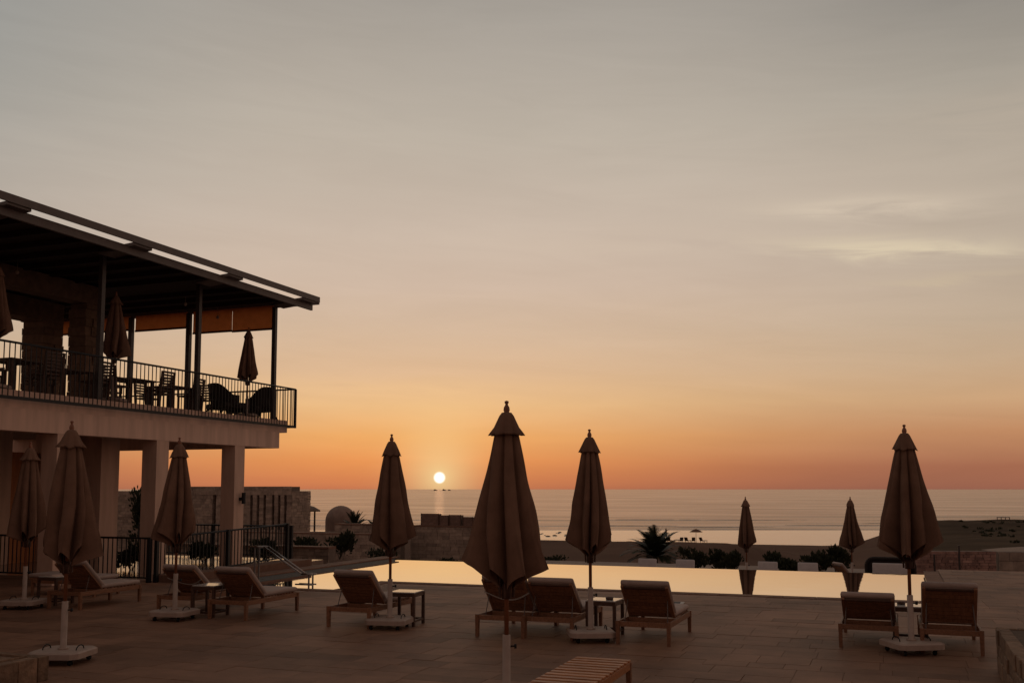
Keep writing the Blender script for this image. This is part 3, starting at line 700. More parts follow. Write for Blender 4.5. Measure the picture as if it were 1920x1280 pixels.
# stone pillars and lintels of the upper floor
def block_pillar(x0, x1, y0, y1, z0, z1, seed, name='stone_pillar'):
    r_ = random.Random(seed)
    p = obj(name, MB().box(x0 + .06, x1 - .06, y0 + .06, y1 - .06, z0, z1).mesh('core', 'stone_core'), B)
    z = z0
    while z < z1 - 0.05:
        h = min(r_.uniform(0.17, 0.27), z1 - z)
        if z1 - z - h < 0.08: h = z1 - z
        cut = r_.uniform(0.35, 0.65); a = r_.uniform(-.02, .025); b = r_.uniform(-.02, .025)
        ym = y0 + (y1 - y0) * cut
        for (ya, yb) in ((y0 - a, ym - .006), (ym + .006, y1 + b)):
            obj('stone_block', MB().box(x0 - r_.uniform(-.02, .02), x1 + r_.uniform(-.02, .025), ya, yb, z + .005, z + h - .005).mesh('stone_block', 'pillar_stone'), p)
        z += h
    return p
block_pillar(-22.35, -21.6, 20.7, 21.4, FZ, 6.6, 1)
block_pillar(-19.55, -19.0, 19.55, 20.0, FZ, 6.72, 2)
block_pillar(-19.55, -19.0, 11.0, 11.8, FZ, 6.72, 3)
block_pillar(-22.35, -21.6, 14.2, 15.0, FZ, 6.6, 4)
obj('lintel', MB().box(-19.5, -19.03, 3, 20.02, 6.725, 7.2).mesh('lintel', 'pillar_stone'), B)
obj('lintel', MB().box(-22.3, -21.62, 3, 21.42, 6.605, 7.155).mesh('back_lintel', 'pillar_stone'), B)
# balcony railing
RXR = -16.13
rl = MB().tube((RXR, 2, 4.89), (RXR, 24.72, 4.89), 0.024, 0.024, 8).tube((RXR, 24.72, 4.89), (-24, 24.72, 4.89), 0.024, 0.024, 8)
rl.box(RXR - 0.02, RXR + 0.02, 2, 24.74, 3.765, 3.83).box(-24, RXR - 0.021, 24.70, 24.74, 3.765, 3.83).box(RXR - .03, RXR + .03, 24.69, 24.75, 3.76, 4.89)
rail_o = obj('railing', rl.mesh('railing', 'rail_steel'), B)
BL = MB().box(-0.008, 0.008, -0.008, 0.008, 3.832, 4.87).mesh('baluster', 'rail_steel')
yy = 24.6
while yy > 13.5: obj('baluster', BL, rail_o, (RXR, yy, 0)); yy -= 0.131
xx = RXR - 0.13
while xx > -22: obj('baluster', BL, rail_o, (xx, 24.72, 0)); xx -= 0.131

# pendant lamp bulbs under the roof
BULB = MB().tube((0, 0, 0), (0, 0, 0.22), 0.004, 0.004, 5).lathe([(0, -0.10), (0.03, -0.09), (0.045, -0.05), (0.03, -0.01), (0.012, 0.0), (0, 0)], 10).mesh('hanging_bulb', 'base_paint', True)
for i, (xx, yy, zz, lb) in enumerate(((-18.6, 17.0, 7.0, 'small pale bulb hanging before the stone lintel'), (-17.6, 21.6, 7.0, 'small pale bulb hanging near the middle of the balcony roof'), (-18.0, 23.5, 6.98, 'small pale bulb hanging by the end roller shade'))):
    tag(obj('hanging_bulb', BULB, None, (xx, yy, zz)), lb, 'bulb', 'bulbs under the balcony roof')

# ------------------------------------------------------------------ balcony furniture
CH_LEG = box_mesh('leg', 'wood_dark', -.022, .022, -.022, .022, 0, .44)
CH_REAR = MB().hexa([(-.022, -.022, 0), (.022, -.022, 0), (.022, .022, 0), (-.022, .022, 0), (-.022, -.10, .92), (.022, -.10, .92), (.022, -.06, .92), (-.022, -.06, .92)]).mesh('rear_leg', 'wood_dark')
CH_SEAT = box_mesh('seat', 'wood_dark', -.24, .24, -.22, .24, .44, .475)
CH_SL = box_mesh('back_slat', 'wood_dark', -.2, .2, -.010, .010, -.024, .024)
CH_ARM = MB().box(-.025, .025, -.26, .22, .63, .655).box(-.02, .02, .17, .21, .44, .63).mesh('armrest', 'wood_dark')
def chair(label, x, y, rz, group='slatted dining chairs on the balcony'):
    t = thing('dining_chair', label, 'chair', (x, y, FZ), rz, group)
    obj('seat', CH_SEAT, t)
    for s in (-1, 1):
        obj('leg', CH_LEG, t, (s * .215, .2, 0)); obj('rear_leg', CH_REAR, t, (s * .222, -.2, 0)); obj('armrest', CH_ARM, t, (s * .25, 0, 0))
    for i in range(6): obj('back_slat', CH_SL, t, (0, -.222 - .0085 * i - 0.02, .54 + i * .072), (R(-6), 0, 0))
TB_LEG = box_mesh('leg', 'wood_dark', -.035, .035, -.035, .035, 0, .715)
TB_TOP = box_mesh('table_top', 'wood_dark', -.45, .45, -.45, .45, .716, .75)
def dtable(label, x, y):
    t = thing('dining_table', label, 'table', (x, y, FZ), 0, 'dining tables on the balcony')
    obj('table_top', TB_TOP, t)
    for s in (-1, 1):
        for q in (-1, 1): obj('leg', TB_LEG, t, (s * .39, q * .39, 0))
dtable('dining table right of the shaded balcony parasol', -17.75, 19.75)
chair('slatted chair beside the shaded balcony parasol, left of its table', -17.15, 18.65, 0)
chair('slatted chair turned towards the table right of the shaded parasol', -17.55, 20.62, R(172))
chair('slatted chair behind the table right of the shaded parasol', -18.45, 19.8, R(-90))
dtable('dining table next to the middle balcony post', -18.0, 21.6)
chair('slatted chair left of the middle balcony post', -17.22, 21.42, R(95))
chair('slatted chair right of the middle balcony post', -17.75, 22.5, R(178))
chair('slatted chair behind the table at the middle balcony post', -18.75, 21.6, R(-85))
chair('slatted chair on the railing side of the table right of the shaded parasol', -16.9, 19.85, R(90))
chair('slatted chair on the railing side of the leftmost balcony table', -16.75, 16.15, R(85))
dtable('dining table in the shade at the left edge of the balcony', -17.4, 15.9)
chair('slatted chair at the left edge of the balcony', -17.1, 15.05, R(15))
chair('slatted chair right of the leftmost balcony table', -17.35, 16.75, R(180))
chair('slatted chair behind the leftmost balcony table', -18.15, 15.9, R(-90))
dtable('dining table before the stone pillars', -17.8, 17.7)
chair('slatted chair right of the table before the stone pillars', -16.95, 17.75, R(92))
chair('slatted chair behind the table before the stone pillars', -18.55, 17.7, R(-90))

def wicker_chair(label, x, y, z, rz, w=0.38, sc_=1.0, grp='wicker seats on the balcony'):
    t = thing('wicker_armchair', label, 'armchair', (x, y, z), rz, grp, (sc_,) * 3)
    # shell: curved back and arms round a seat
    vs = []; NA = 36; rows = [0.30, 0.45, 0.60, 0.75, 0.86, 0.90]
    for inn in (0, 1):
        for j, hh in enumerate(rows):
            for i in range(NA + 1):
                a = math.pi * (-0.08 + 1.16 * i / NA); back = sm(0.15, 0.95, max(0, math.sin(a)))
                top = 0.60 + 0.33 * back
                zz = 0.30 + (top - 0.30) * (hh - 0.30) / 0.60
                lean = 0.22 * max(0, zz - 0.45) * back
                rx = (w - 0.05 * inn); ry = (0.40 - 0.05 * inn)
                vs.append((rx * math.cos(a), -(ry * math.sin(a)) - lean + 0.05, zz))
    k = len(rows); n = NA + 1; o2 = k * n; fs = []
    for j in range(k - 1):
        for i in range(NA):
            fs.append((j * n + i, j * n + i + 1, (j + 1) * n + i + 1, (j + 1) * n + i)); fs.append((o2 + j * n + i, o2 + (j + 1) * n + i, o2 + (j + 1) * n + i + 1, o2 + j * n + i + 1))
    for i in range(NA): fs.append(((k - 1) * n + i, (k - 1) * n + i + 1, o2 + (k - 1) * n + i + 1, o2 + (k - 1) * n + i)); fs.append((i, o2 + i, o2 + i + 1, i + 1))
    for e in (0, NA): fs += [(j * n + e, (j + 1) * n + e, o2 + (j + 1) * n + e, o2 + j * n + e) for j in range(k - 1)]
    obj('shell', MB().add(vs, fs).mesh('shell', 'wicker', True), t)
    obj('seat', MB().box(-w + .02, w - .02, -.30, .36, .24, .40).mesh('seat', 'wicker', True, .04), t)
    obj('apron', MB().box(-w + .04, w - .04, .30, .34, .14, .24).mesh('apron', 'wicker'), t)
    for s in (-1, 1):
        obj('leg', MB().tube((s * (w - .06), .30, .26), (s * (w - .02), .36, 0), .03, .022, 8).mesh('leg', 'wicker'), t)
        obj('leg', MB().tube((s * (w - .10), -.26, .26), (s * (w - .04), -.42, 0), .03, .022, 8).mesh('leg', 'wicker'), t)
wicker_chair('dark wicker armchair with rounded back at the right end of the balcony', -16.95, 24.1, FZ, R(75))
wicker_chair('wide dark wicker seat left of the balcony parasol, back turned', -17.25, 22.95, FZ, R(-28), 0.60)
t = thing('low_table', 'low dark table between the wicker seats on the balcony', 'table', (-17.75, 24.0, FZ))
obj('table_top', MB().box(-.3, .3, -.3, .3, .40, .44).mesh('table_top', 'wicker'), t)
for s in (-1, 1):
    for q in (-1, 1): obj('leg', MB().box(s * .25 - .025, s * .25 + .025, q * .25 - .025, q * .25 + .025, 0, .399).mesh('leg', 'wicker'), t)

struct('polished_floor', MB().box(-24, -15.12, 17.7, 24.75, -0.6, 0.012).mesh('polished_floor', 'polished'), 'smooth pale stone floor under the balcony', 'floor')
# ------------------------------------------------------------------ fences by the building
FB = MB().box(-.009, .009, -.009, .009, .10, .93).mesh('baluster', 'rail_steel')
def fence(label, a, b, z0=0.0, z1=0.0):
    t = thing('baluster_fence', label, 'fence', group='dark baluster fences below the balcony')
    a = Vector((a[0], a[1], z0)); b = Vector((b[0], b[1], z1)); L_ = (b - a).length; dv = (b - a) / L_
    obj('top_rail', MB().tube(a + Vector((0, 0, .945)), b + Vector((0, 0, .945)), .022, .022, 8).mesh('top_rail', 'rail_steel'), t)
    obj('bottom_rail', MB().tube(a + Vector((0, 0, .10)), b + Vector((0, 0, .10)), .018, .018, 8).mesh('bottom_rail', 'rail_steel'), t)
    k = int(L_ / .125)
    for i in range(1, k): obj('baluster', FB, t, a + (b - a) * (i / k))
    m = max(1, round(L_ / 2.4))
    pm_ = MB().box(-.04, .04, -.04, .04, -.02, .97).mesh('post', 'rail_steel')
    for i in range(m + 1): obj('post', pm_, t, a + (b - a) * (i / m))
fence('dark baluster fence running along the pool side of the building', (-14.87, 17.55), (-14.72, 22.3), 0.0, 0.15)
fence('dark baluster fence at the far left facing the viewer', (-24, 17.45), (-14.98, 17.45))
fence('dark baluster fence set back behind the corner column', (-21.5, 24.6), (-16.1, 24.6))

# ------------------------------------------------------------------ plants
def leaf_cloud(mb, c, rx, ry, rz_, n, size, seed, clumps=7):
    r_ = random.Random(seed); cs = []
    for _ in range(clumps):
        v = Vector((r_.gauss(0, 1), r_.gauss(0, 1), r_.gauss(0, 1))).normalized() * r_.uniform(0.15, 0.75)
        cs.append((v, r_.uniform(0.3, 0.55)))
    for i in range(n):
        cc, cr = r_.choice(cs)
        d = Vector((r_.gauss(0, 1), r_.gauss(0, 1), r_.gauss(0, 1))).normalized() * cr * r_.uniform(0.4, 1.05)
        p = cc + d; p = Vector((c[0] + p.x * rx, c[1] + p.y * ry, c[2] + p.z * rz_))
        s = size * r_.uniform(0.6, 1.4); up = Vector((d.x, d.y, d.z + 0.5)).normalized() * s
        side = up.cross(Vector((r_.gauss(0, 1), r_.gauss(0, 1), r_.gauss(0, 1)))).normalized() * s * 0.36
        mb.add([p - up * 0.2, p + up * 0.5 + side, p + up * 1.15, p + up * 0.5 - side], [(0, 1, 2, 3)])
def shrub(label, loc, rx, rz_, n=700, size=0.10, seed=1, group='shrubs around the pool terraces', ry=None):
    t = thing('shrub', label, 'shrub', loc, 0, group)
    mb = MB(); leaf_cloud(mb, (0, 0, rz_ * 0.95), rx, ry or rx, rz_, n, size, seed, 9)
    obj('foliage', mb.mesh('foliage', 'leaf'), t)
    st = MB(); r_ = random.Random(seed)
    for i in range(5):
        a = r_.uniform(0, 6.3); st.tube((0, 0, -0.1), (rx * .5 * math.cos(a), rx * .5 * math.sin(a), rz_ * 1.1), .02, .008, 5)
    obj('stems', st.mesh('stems', 'bark'), t)
    return t
def spiky(label, loc, n, ln, seed, group='spiky plants beyond the pool', trunk=0.0, droop=0.5, leaflets=True, name='palm_tree', cat='palm'):
    t = thing(name, label, cat, loc, 0, group); r_ = random.Random(seed); mb = MB()
    for k in range(n):
        az = 2.399 * k + r_.uniform(-.2, .2); el = R(82 - 78 * ((k + .5) / n) ** 0.9 + r_.uniform(-7, 7)); L_ = ln * r_.uniform(.8, 1.08)
        p = Vector((0, 0, trunk)); e = el; seg = 12; pts = [p.copy()]
        for i in range(seg):
            p = p + Vector((math.cos(az) * math.cos(e), math.sin(az) * math.cos(e), math.sin(e))) * L_ / seg; e -= droop * (0.4 + 1.4 * i / seg) * 0.16; pts.append(p.copy())
        for i in range(seg):
            d = (pts[i + 1] - pts[i]).normalized(); sd = d.cross(Vector((0, 0, 1))); sd = sd.normalized() if sd.length > 1e-4 else Vector((1, 0, 0)); upv = sd.cross(d)
            mb.add([pts[i] + sd * .008, pts[i] - sd * .008, pts[i + 1] - sd * .006, pts[i + 1] + sd * .006], [(0, 1, 2, 3)])
            if i < 1: continue
            for h in (0, .5):
                b0 = pts[i].lerp(pts[i + 1], h); fl = L_ * .30 * math.sin(math.pi * min(.97, (i + h) / seg * .85 + .12)) * r_.uniform(.8, 1.1)
                for s in (-1, 1):
                    tip = b0 + (sd * s * .72 + d * .62 + upv * .22).normalized() * fl - Vector((0, 0, fl * .18)); w = d * .026 * ln
                    mb.add([b0 - w, b0 + w, tip], [(0, 1, 2)])
    obj('crown', mb.mesh('crown', 'palm_leaf'), t)
    if trunk > 0:
        prof = [(0.15, -0.3)]
        for i in range(12):
            z = trunk * i / 11; prof += [(0.17 - .03 * i / 11, z), (0.145 - .03 * i / 11, z + trunk * .05)]
        obj('trunk', MB().lathe(prof, 12).mesh('trunk', 'bark', True), t)
    return t
spiky('short bushy palm rising above the far pool edge', (-12.0, 53.3, -2.65), 56, 2.0, 3, trunk=1.0, group=None)
spiky('small dark palm right beside the domed hut', (-42.9, 75.2, -2.75), 26, 1.55, 5, trunk=1.5, group=None, droop=.2)
spiky('fan of dry palm leaves between domed hut and parasol left of the sun', (-39.3, 72.8, -2.4), 20, 1.8, 8, trunk=0.8, group=None, droop=.3)
GS = 'shrubs on the lower terrace beyond the pool'
def sh(label, u, d, rx, h, n, seed, z=-1.05):
    # world spot from camera azimuth and distance
    a = (u - 960) / 1866.7; x = d * (a * math.cos(YAW) - math.sin(YAW)); y = d * (a * math.sin(YAW) + math.cos(YAW))
    return shrub(label, (x, y, z), rx, h, n, 0.11, seed, GS)
sh('round dark shrub between the palm and the left terrace parasol, nearer the palm', 1292, 37, 0.60, 0.43, 700, 21)
sh('dark shrub left of the left terrace parasol, shorter of two', 1340, 38, 0.50, 0.40, 600, 22)
sh('taller dark shrub just left of the left terrace parasol', 1368, 37, 0.50, 0.48, 800, 23)
sh('dark shrub just right of the left terrace parasol', 1442, 37, 0.52, 0.42, 650, 24)
sh('low dark shrub midway between the terrace parasols', 1480, 36, 0.70, 0.28, 650, 25)
sh('green shrub left of the right terrace parasol', 1530, 37, 0.80, 0.38, 900, 26)
sh('taller ragged green shrub next to the right terrace parasol', 1562, 37, 0.50, 0.50, 800, 27)
sh('dark rounded shrub at the right edge beyond the deck', 1890, 31, 0.62, 0.42, 600, 28, -0.95)
sh('low dark shrub behind the nearest parasol beyond the pool', 1040, 60, 1.3, 0.45, 700, 29, -2.75)
GF = 'shrubs beside the pool wall and fence'
shrub('dark shrub at the end of the stone ledge by the pool', (-28.2, 44.5, -1.55), 0.95, 0.66, 900, .14, 31, GF)
shrub('dark shrub by the pool wall, left of the parasol near the sun', (-27.0, 45.8, -1.55), 0.85, 0.80, 900, .14, 32, GF)
shrub('dark shrub behind the pool side fence, near its far end', (-16.2, 23.6, 0.0), 0.45, 0.36, 700, .09, 33, GF)
shrub('dark shrub behind the pool side fence, below the brown parasol', (-17.6, 22.7, 0.0), 0.45, 0.30, 700, .09, 34, GF)
shrub('dark shrub behind the far left fence', (-17.6, 19.9, 0.0), 0.40, 0.33, 700, .09, 35, GF)
shrub('dark tall shrub seen through the gap between the columns', (-51.0, 58.6, -2.6), 1.25, 2.5, 1200, .24, 36, GF)
shrub('scraggy plant behind the hem of the parasol left of the sun', (-24.3, 45.4, -1.9), 1.0, 0.7, 450, .12, 37, GF)
hx = axis(-1.0, 120, 66); hy = axis(52, 141, 60)
struct('scrub_hill', grid_mesh('scrub_hill', hx, hy, lambda x, y: ground_h(x, y) + 0.06 - 0.5 * (1 - sm(-1.0, 2.5, x + 1.2 * noise.noise(Vector((y * 0.1, 0, 0))))), 'scrub_ground'), 'dark brown scrub covered hill at the right', 'hill')
scr = MB(); r_ = random.Random(9)
for i in range(420):
    x = r_.uniform(7, 46); y = r_.uniform(62, 128); s = r_.uniform(.12, .38)
    leaf_cloud(scr, (x, y, ground_h(x, y) + s * .25), s * 1.3, s * 1.3, s * .55, 40, .13, 100 + i, 4)
o = obj('hill_scrub', scr.mesh('hill_scrub', 'leaf')); tag(o, 'low dark scrub scattered over the brown hill at right', 'scrub', kind='stuff')

# ------------------------------------------------------------------ stone walls
def courses(mb, a, b, z0, z1, depth, seed, ch=(.10, .17), ln=(.18, .45), skew=0.0):
    r_ = random.Random(seed); a = Vector((a[0], a[1], 0)); b = Vector((b[0], b[1], 0)); L_ = (b - a).length; d = (b - a) / L_; nrm = Vector((d.y, -d.x, 0))
    z = z0
    while z < z1 - .03:
        h = min(r_.uniform(*ch), z1 - z)
        if z1 - z - h < .05: h = z1 - z
        s = 0.0
        while s < L_ - 1e-4:
            e = min(L_, s + r_.uniform(*ln))
            if L_ - e < .08: e = L_
            o1 = r_.uniform(0, .035)
            p = [a + d * (s + .006), a + d * (e - .006)]
            q = [p[0] + nrm * o1, p[1] + nrm * o1, p[1] - nrm * depth, p[0] - nrm * depth]
            dz = [skew * (s + .006), skew * (e - .006)]
            mb.hexa([tuple(q[0] + Vector((0, 0, z + .005 + dz[0]))), tuple(q[1] + Vector((0, 0, z + .005 + dz[1]))), tuple(q[2] + Vector((0, 0, z + .005 + dz[1]))), tuple(q[3] + Vector((0, 0, z + .005 + dz[0]))),
                     tuple(q[0] + Vector((0, 0, z + h - .005 + dz[0]))), tuple(q[1] + Vector((0, 0, z + h - .005 + dz[1]))), tuple(q[2] + Vector((0, 0, z + h - .005 + dz[1]))), tuple(q[3] + Vector((0, 0, z + h - .005 + dz[0])))])
            s = e
        z += h
def wall(label, a, b, z0, z1, thick, seed, mt='stone_many', name='stone_wall', cap=True, **k):
    t = thing(name, label, 'wall')
    mb = MB(); courses(mb, a, b, z0, z1, .12, seed, **k)
    o = obj('stone_courses', mb.mesh('stone_courses', mt), t); o['kind'] = 'stuff'
    A = Vector((a[0], a[1], 0)); Bv = Vector((b[0], b[1], 0)); d = (Bv - A).normalized(); nr = Vector((d.y, -d.x, 0))
    def slab(off0, off1, za, zb, nm, m2):
        p = [A + nr * off0, Bv + nr * off0, Bv - nr * off1, A - nr * off1]
        obj(nm, MB().hexa([tuple(v + Vector((0, 0, za))) for v in p] + [tuple(v + Vector((0, 0, zb))) for v in p]).mesh(nm, m2), t)
    if 'skew' not in k:
        slab(-.03, thick, z0, z1 - .002, 'wall_core', 'stone_core')
        if cap: slab(.05, thick + .02, z1, z1 + .07, 'capstone', 'coping')
    return t
wall('long terraced stone wall below the ruined stone building, left of the sun', (-40.4, 52.8), (-27.9, 52.8), -3.0, -0.71, .6, 41, ch=(.16, .26), ln=(.3, .7))
wall('stone wall stepping up behind the parasol left of the sun', (-32.7, 54.8), (-28.1, 54.8), -3.0, -0.21, .6, 42, ch=(.16, .26), ln=(.3, .7))
wall('stone wall with a row of crates on top, left of the nearest parasol', (-28.05, 56.1), (-20.8, 56.1), -3.2, -0.31, 1.6, 43, ch=(.16, .26), ln=(.3, .7))
wall('shallow stone wall behind the fence at the foot of the building', (-24.0, 27.5), (-16.6, 27.5), -1.6, 0.12, .4, 44)
# ruined stone building with pilasters
rb = thing('stone_building', 'low flat topped stone building with tall recessed slots behind the corner column', 'building')
mb = MB(); X0, X1, Y0 = -54.5, -38.9, 59.4; KW = dict(ch=(.16, .26), ln=(.3, .7))
slots = [(-42.3, -42.1), (-41.75, -41.55), (-41.2, -41.0), (-40.5, -40.3), (-40.0, -39.8), (-39.5, -39.3), (-48.8, -48.5), (-45.5, -45.2)]
prev = X0
for s0, s1 in sorted(slots):
    courses(mb, (prev, Y0), (s0, Y0), -0.8, 1.59, .35, int(abs(s0) * 10), **KW); prev = s1
courses(mb, (prev, Y0), (X1, Y0), -0.8, 1.59, .35, 77, **KW)
courses(mb, (X0, Y0), (X1, Y0), 1.59, 1.87, .35, 78, **KW); courses(mb, (X0, Y0), (X1, Y0), -3.0, -0.8, .35, 79, **KW)
courses(mb, (X1, Y0 + .01), (X1, Y0 + 2.4), -3.0, 1.87, .3, 80, **KW)
o = obj('stone_courses', mb.mesh('stone_courses', 'stone_many'), rb); o['kind'] = 'stuff'
obj('wall_core', MB().box(X0, X1 - .32, Y0 + .37, Y0 + 2.5, -3.0, 1.85).mesh('wall_core', 'stone_core'), rb)
mb = MB(); courses(mb, (-56, 64.4), (-42.4, 64.4), 1.18, 2.21, .35, 81, **KW)
o = obj('upper_courses', mb.mesh('upper_courses', 'stone_many'), rb); o['kind'] = 'stuff'
obj('upper_core', MB().box(-56, -42.5, 64.8, 66, -3.0, 2.19).mesh('upper_core', 'stone_core'), rb)
# plain low building far left, seen between the columns
wall('plain stone wall seen between the ground floor columns', (-79, 62.7), (-54.8, 62.7), -3.0, 1.34, .5, 45, ch=(.16, .26), ln=(.3, .7))

# domed hut and small pergola
dh = thing('domed_hut', 'pale hut with a low domed roof beyond the stone wall', 'hut', (-46.3, 78.6, -2.35), scale=(1.3, 1.3, 1.5))
dp = [(1.05 * math.cos(i / 10 * math.pi / 2), 1.0 + 0.92 * math.sin(i / 10 * math.pi / 2)) for i in range(11)]
obj('dome', MB().lathe([(1.05, 0.0)] + dp, 28).mesh('dome', 'dome_plaster', True), dh)
pg = thing('small_shelter', 'small thatched shelter on two posts left of the domed hut', 'shelter', (-48.0, 75.9, -2.35), scale=(1.5, 1.5, 1.5))
obj('roof', MB().lathe([(0.05, 1.95), (0.35, 1.88), (0.7, 1.68), (0.72, 1.60), (0.0, 1.62)], 16).mesh('roof', 'stone_core', True), pg)
for s in (-1, 1): obj('post', MB().tube((s * .45, 0, 0), (s * .45, 0, 1.66), .06, .05, 8).mesh('post', 'bark'), pg)
ow = thing('low_wall', 'rough low garden wall in front of the domed hut', 'wall')
mb = MB(); courses(mb, (-51, 70), (-36.7, 70), -3.0, -1.4, .4, 46, ch=(.18, .3), ln=(.3, .8)); o = obj('stone_courses', mb.mesh('stone_courses', 'stone_many'), ow); o['kind'] = 'stuff'

# crates on the wall
def crate(label, x, w, h, y=56.9):
    t = thing('crate', label, 'crate', (x, y, -0.238), 0, 'crates standing on the stone wall')
    me = MB().box(-w / 2 + .02, w / 2 - .02, -.22, .22, 0, h - .03)
    obj('body', me.mesh('body', 'stone_core'), t)
    k = max(2, int(h / .16))
    for i in range(k):
        obj('board', MB().box(-w / 2, w / 2, -.26, -.221, i * h / k + .006, (i + 1) * h / k - .006).mesh('board', 'crate_wood'), t)
    for s in (-1, 1): obj('corner_post', MB().box(s * w / 2 - .025, s * w / 2 + .025, -.282, -.261, 0, h + .01).mesh('corner_post', 'wood_dark'), t)
crate('largest crate, leftmost of the row on the stone wall', -27.0, 1.19, .73)
crate('second crate from the left on the stone wall', -26.04, .60, .63)
crate('third crate from the left on the stone wall', -25.28, .76, .66)
crate('fourth crate from the left on the stone wall', -24.42, .66, .54)
crate('rightmost crate on the stone wall, half behind the nearest parasol', -23.69, .50, .53)

shrub('low dark shrub below the crates, left one', (-15.6, 34.4, -1.1), 0.55, 0.32, 600, .09, 38, GF)
shrub('low dark shrub below the crates, right one', (-14.2, 34.2, -1.1), 0.50, 0.28, 600, .09, 39, GF)
# brick boundary wall and posts at the right
wall('sloping reddish brick wall with two dark posts beyond the deck at right', (0.6, 32.45), (2.85, 33.2), -1.1, 0.15, .3, 51, mt='brick_many', name='brick_wall', cap=False, ch=(.06, .10), ln=(.12, .3))
PB = MB().box(-.025, .025, -.025, .025, -1.1, .36).mesh('fence_post', 'dark_steel')
tag(obj('fence_post', PB, None, (1.12, 32.35, -.28)), 'thin dark post before the brick wall, left one', 'post', 'posts by the brick wall')
tag(obj('fence_post', PB, None, (1.81, 32.55, -.02)), 'thin dark post before the brick wall, taller right one', 'post', 'posts by the brick wall')
wall('rough brown stone wall at the right edge beyond the deck', (2.95, 33.5), (6.5, 34.3), -1.2, 0.12, .4, 52, cap=False, ch=(.18, .3), ln=(.25, .6))
pth = MB(); pts = [(6.2 + i * 1.2, 62 + i * .9) for i in range(14)]
for (xa, ya), (xb, yb) in zip(pts[:-1], pts[1:]):
    pth.add([(xa, ya, ground_h(xa, ya) + .10), (xb, yb, ground_h(xb, yb) + .10), (xb - 1.4, yb + 3.2, ground_h(xb - 1.4, yb + 3.2) + .10), (xa - 1.4, ya + 3.2, ground_h(xa - 1.4, ya + 3.2) + .10)], [(0, 1, 2, 3)])
struct('path', pth.mesh('path', 'path', True), 'pale sandy path crossing the brown hill', 'path')

# ------------------------------------------------------------------ foreground stone planter and low wall
def block_box(label, name, x0, x1, y0, y1, z1, seed, cat, ch=(.13, .22)):
    t = thing(name, label, cat); r_ = random.Random(seed)
    obj('core', MB().box(x0 + .05, x1 - .05, y0 + .05, y1 - .05, 0, z1 - .03).mesh('core', 'stone_core'), t)
    z = 0.0; i = 0
    while z < z1 - .02:
        h = min(r_.uniform(*ch), z1 - z)
        if z1 - z - h < .06: h = z1 - z
        for (axis_, lo, hi, fixed) in (('x', x0, x1, y0), ('x', x0, x1, y1), ('y', y0, y1, x0), ('y', y0, y1, x1)):
            s = lo + (.14 if axis_ == 'y' else 0); hi2 = hi - (.14 if axis_ == 'y' else 0)
            while s < hi2 - 1e-4:
                e = min(hi2, s + r_.uniform(.2, .5))
                if hi2 - e < .1: e = hi2
                o1 = r_.uniform(-.012, .022); inn = .13
                if axis_ == 'x':
                    ya, yb = (fixed - o1, fixed + inn) if fixed == y0 else (fixed - inn, fixed + o1)
                    m_ = MB().box(s + .006, e - .006, ya, yb, z + .001, z + h - .004)
                else:
                    xa, xb = (fixed - o1, fixed + inn) if fixed == x0 else (fixed - inn, fixed + o1)
                    m_ = MB().box(xa, xb, s + .006, e - .006, z + .001, z + h - .004)
                obj('stone_block', m_.mesh('stone_block', 'rough_stone', False, .012), t); s = e
        z += h
    return t
pt = block_box('rough stone planter at the right bottom corner', 'stone_planter', 1.03, 2.4, 9.6, 12.45, 0.48, 61, 'planter')
obj('soil', MB().box(1.15, 2.3, 9.72, 12.33, .40, .462).mesh('soil', 'soil'), pt)
lw = block_box('low rough stone wall at the left bottom corner', 'low_stone_wall', -10.9, -8.35, 6.6, 8.25, 0.26, 62, 'wall')
r_ = random.Random(5); yy = 6.75
while yy < 8.1:
    h = min(r_.uniform(.2, .34), 8.11 - yy); xx = -10.75
    while xx < -8.5:
        w = min(r_.uniform(.22, .5), -8.49 - xx)
        obj('stone_block', MB().box(xx + .006, xx + w - .006, yy + .006, yy + h - .006, .12, .245 + r_.uniform(0, .03)).mesh('stone_block', 'rough_stone', False, .015), lw); xx += w
    yy += h
shrub('dark trailing plant growing on the stone planter', (1.75, 12.0, .40), .38, .09, 350, .06, 63, None)

# pale drain cover near the pool edge
dc = thing('drain_cover', 'pale metal drain cover lying on the deck near the pool edge', 'drain cover', (-3.75, 17.6, .004), R(6))
obj('plate', MB().box(-.28, .28, -.16, .16, 0, .012).mesh('plate', 'strap'), dc)
for i in range(5): obj('slot', MB().box(-.22, .22, -.11 + i * .05, -.09 + i * .05, .0121, .0145).mesh('slot', 'rubber'), dc)

# ------------------------------------------------------------------ lower terrace loungers
TBK = box_mesh('back_cushion', 'pale_cushion', -.27, .27, -.05, .05, .40, 1.02, bevel=.03, smooth=True)
TFR = MB().box(-.30, .30, .02, 1.7, .22, .30).mesh('frame', 'wood_dark')
TST = box_mesh('seat_cushion', 'pale_cushion', -.28, .28, .08, 1.7, .302, .38, bevel=.03, smooth=True)
TLG = box_mesh('leg', 'wood_dark', -.025, .025, -.025, .025, 0, .219)
def tlounger(label, x, y, rz=0.0, w=1.0):
    t = thing('sun_lounger', label, 'sun lounger', (x, y, -1.05), rz, 'pale backed loungers on the lower terrace', (w, 1, 1))
    obj('back_cushion', TBK, t, (0, 0.02, 0), (R(-8), 0, 0)); obj('frame', TFR, t); obj('seat_cushion', TST, t)
    for s in (-1, 1):
        for q in (.08, 1.6): obj('leg', TLG, t, (s * .26, q, 0))
tlounger('pale lounger back at the far pool edge, left of the palm', -6.80, 29.0)
tlounger('pale lounger back at the far pool edge, right below the palm', -5.68, 29.0)
tlounger('pale lounger back just right of the left terrace parasol', -3.34, 29.0)
tlounger('pale lounger back midway between the two terrace parasols', -2.25, 29.0)
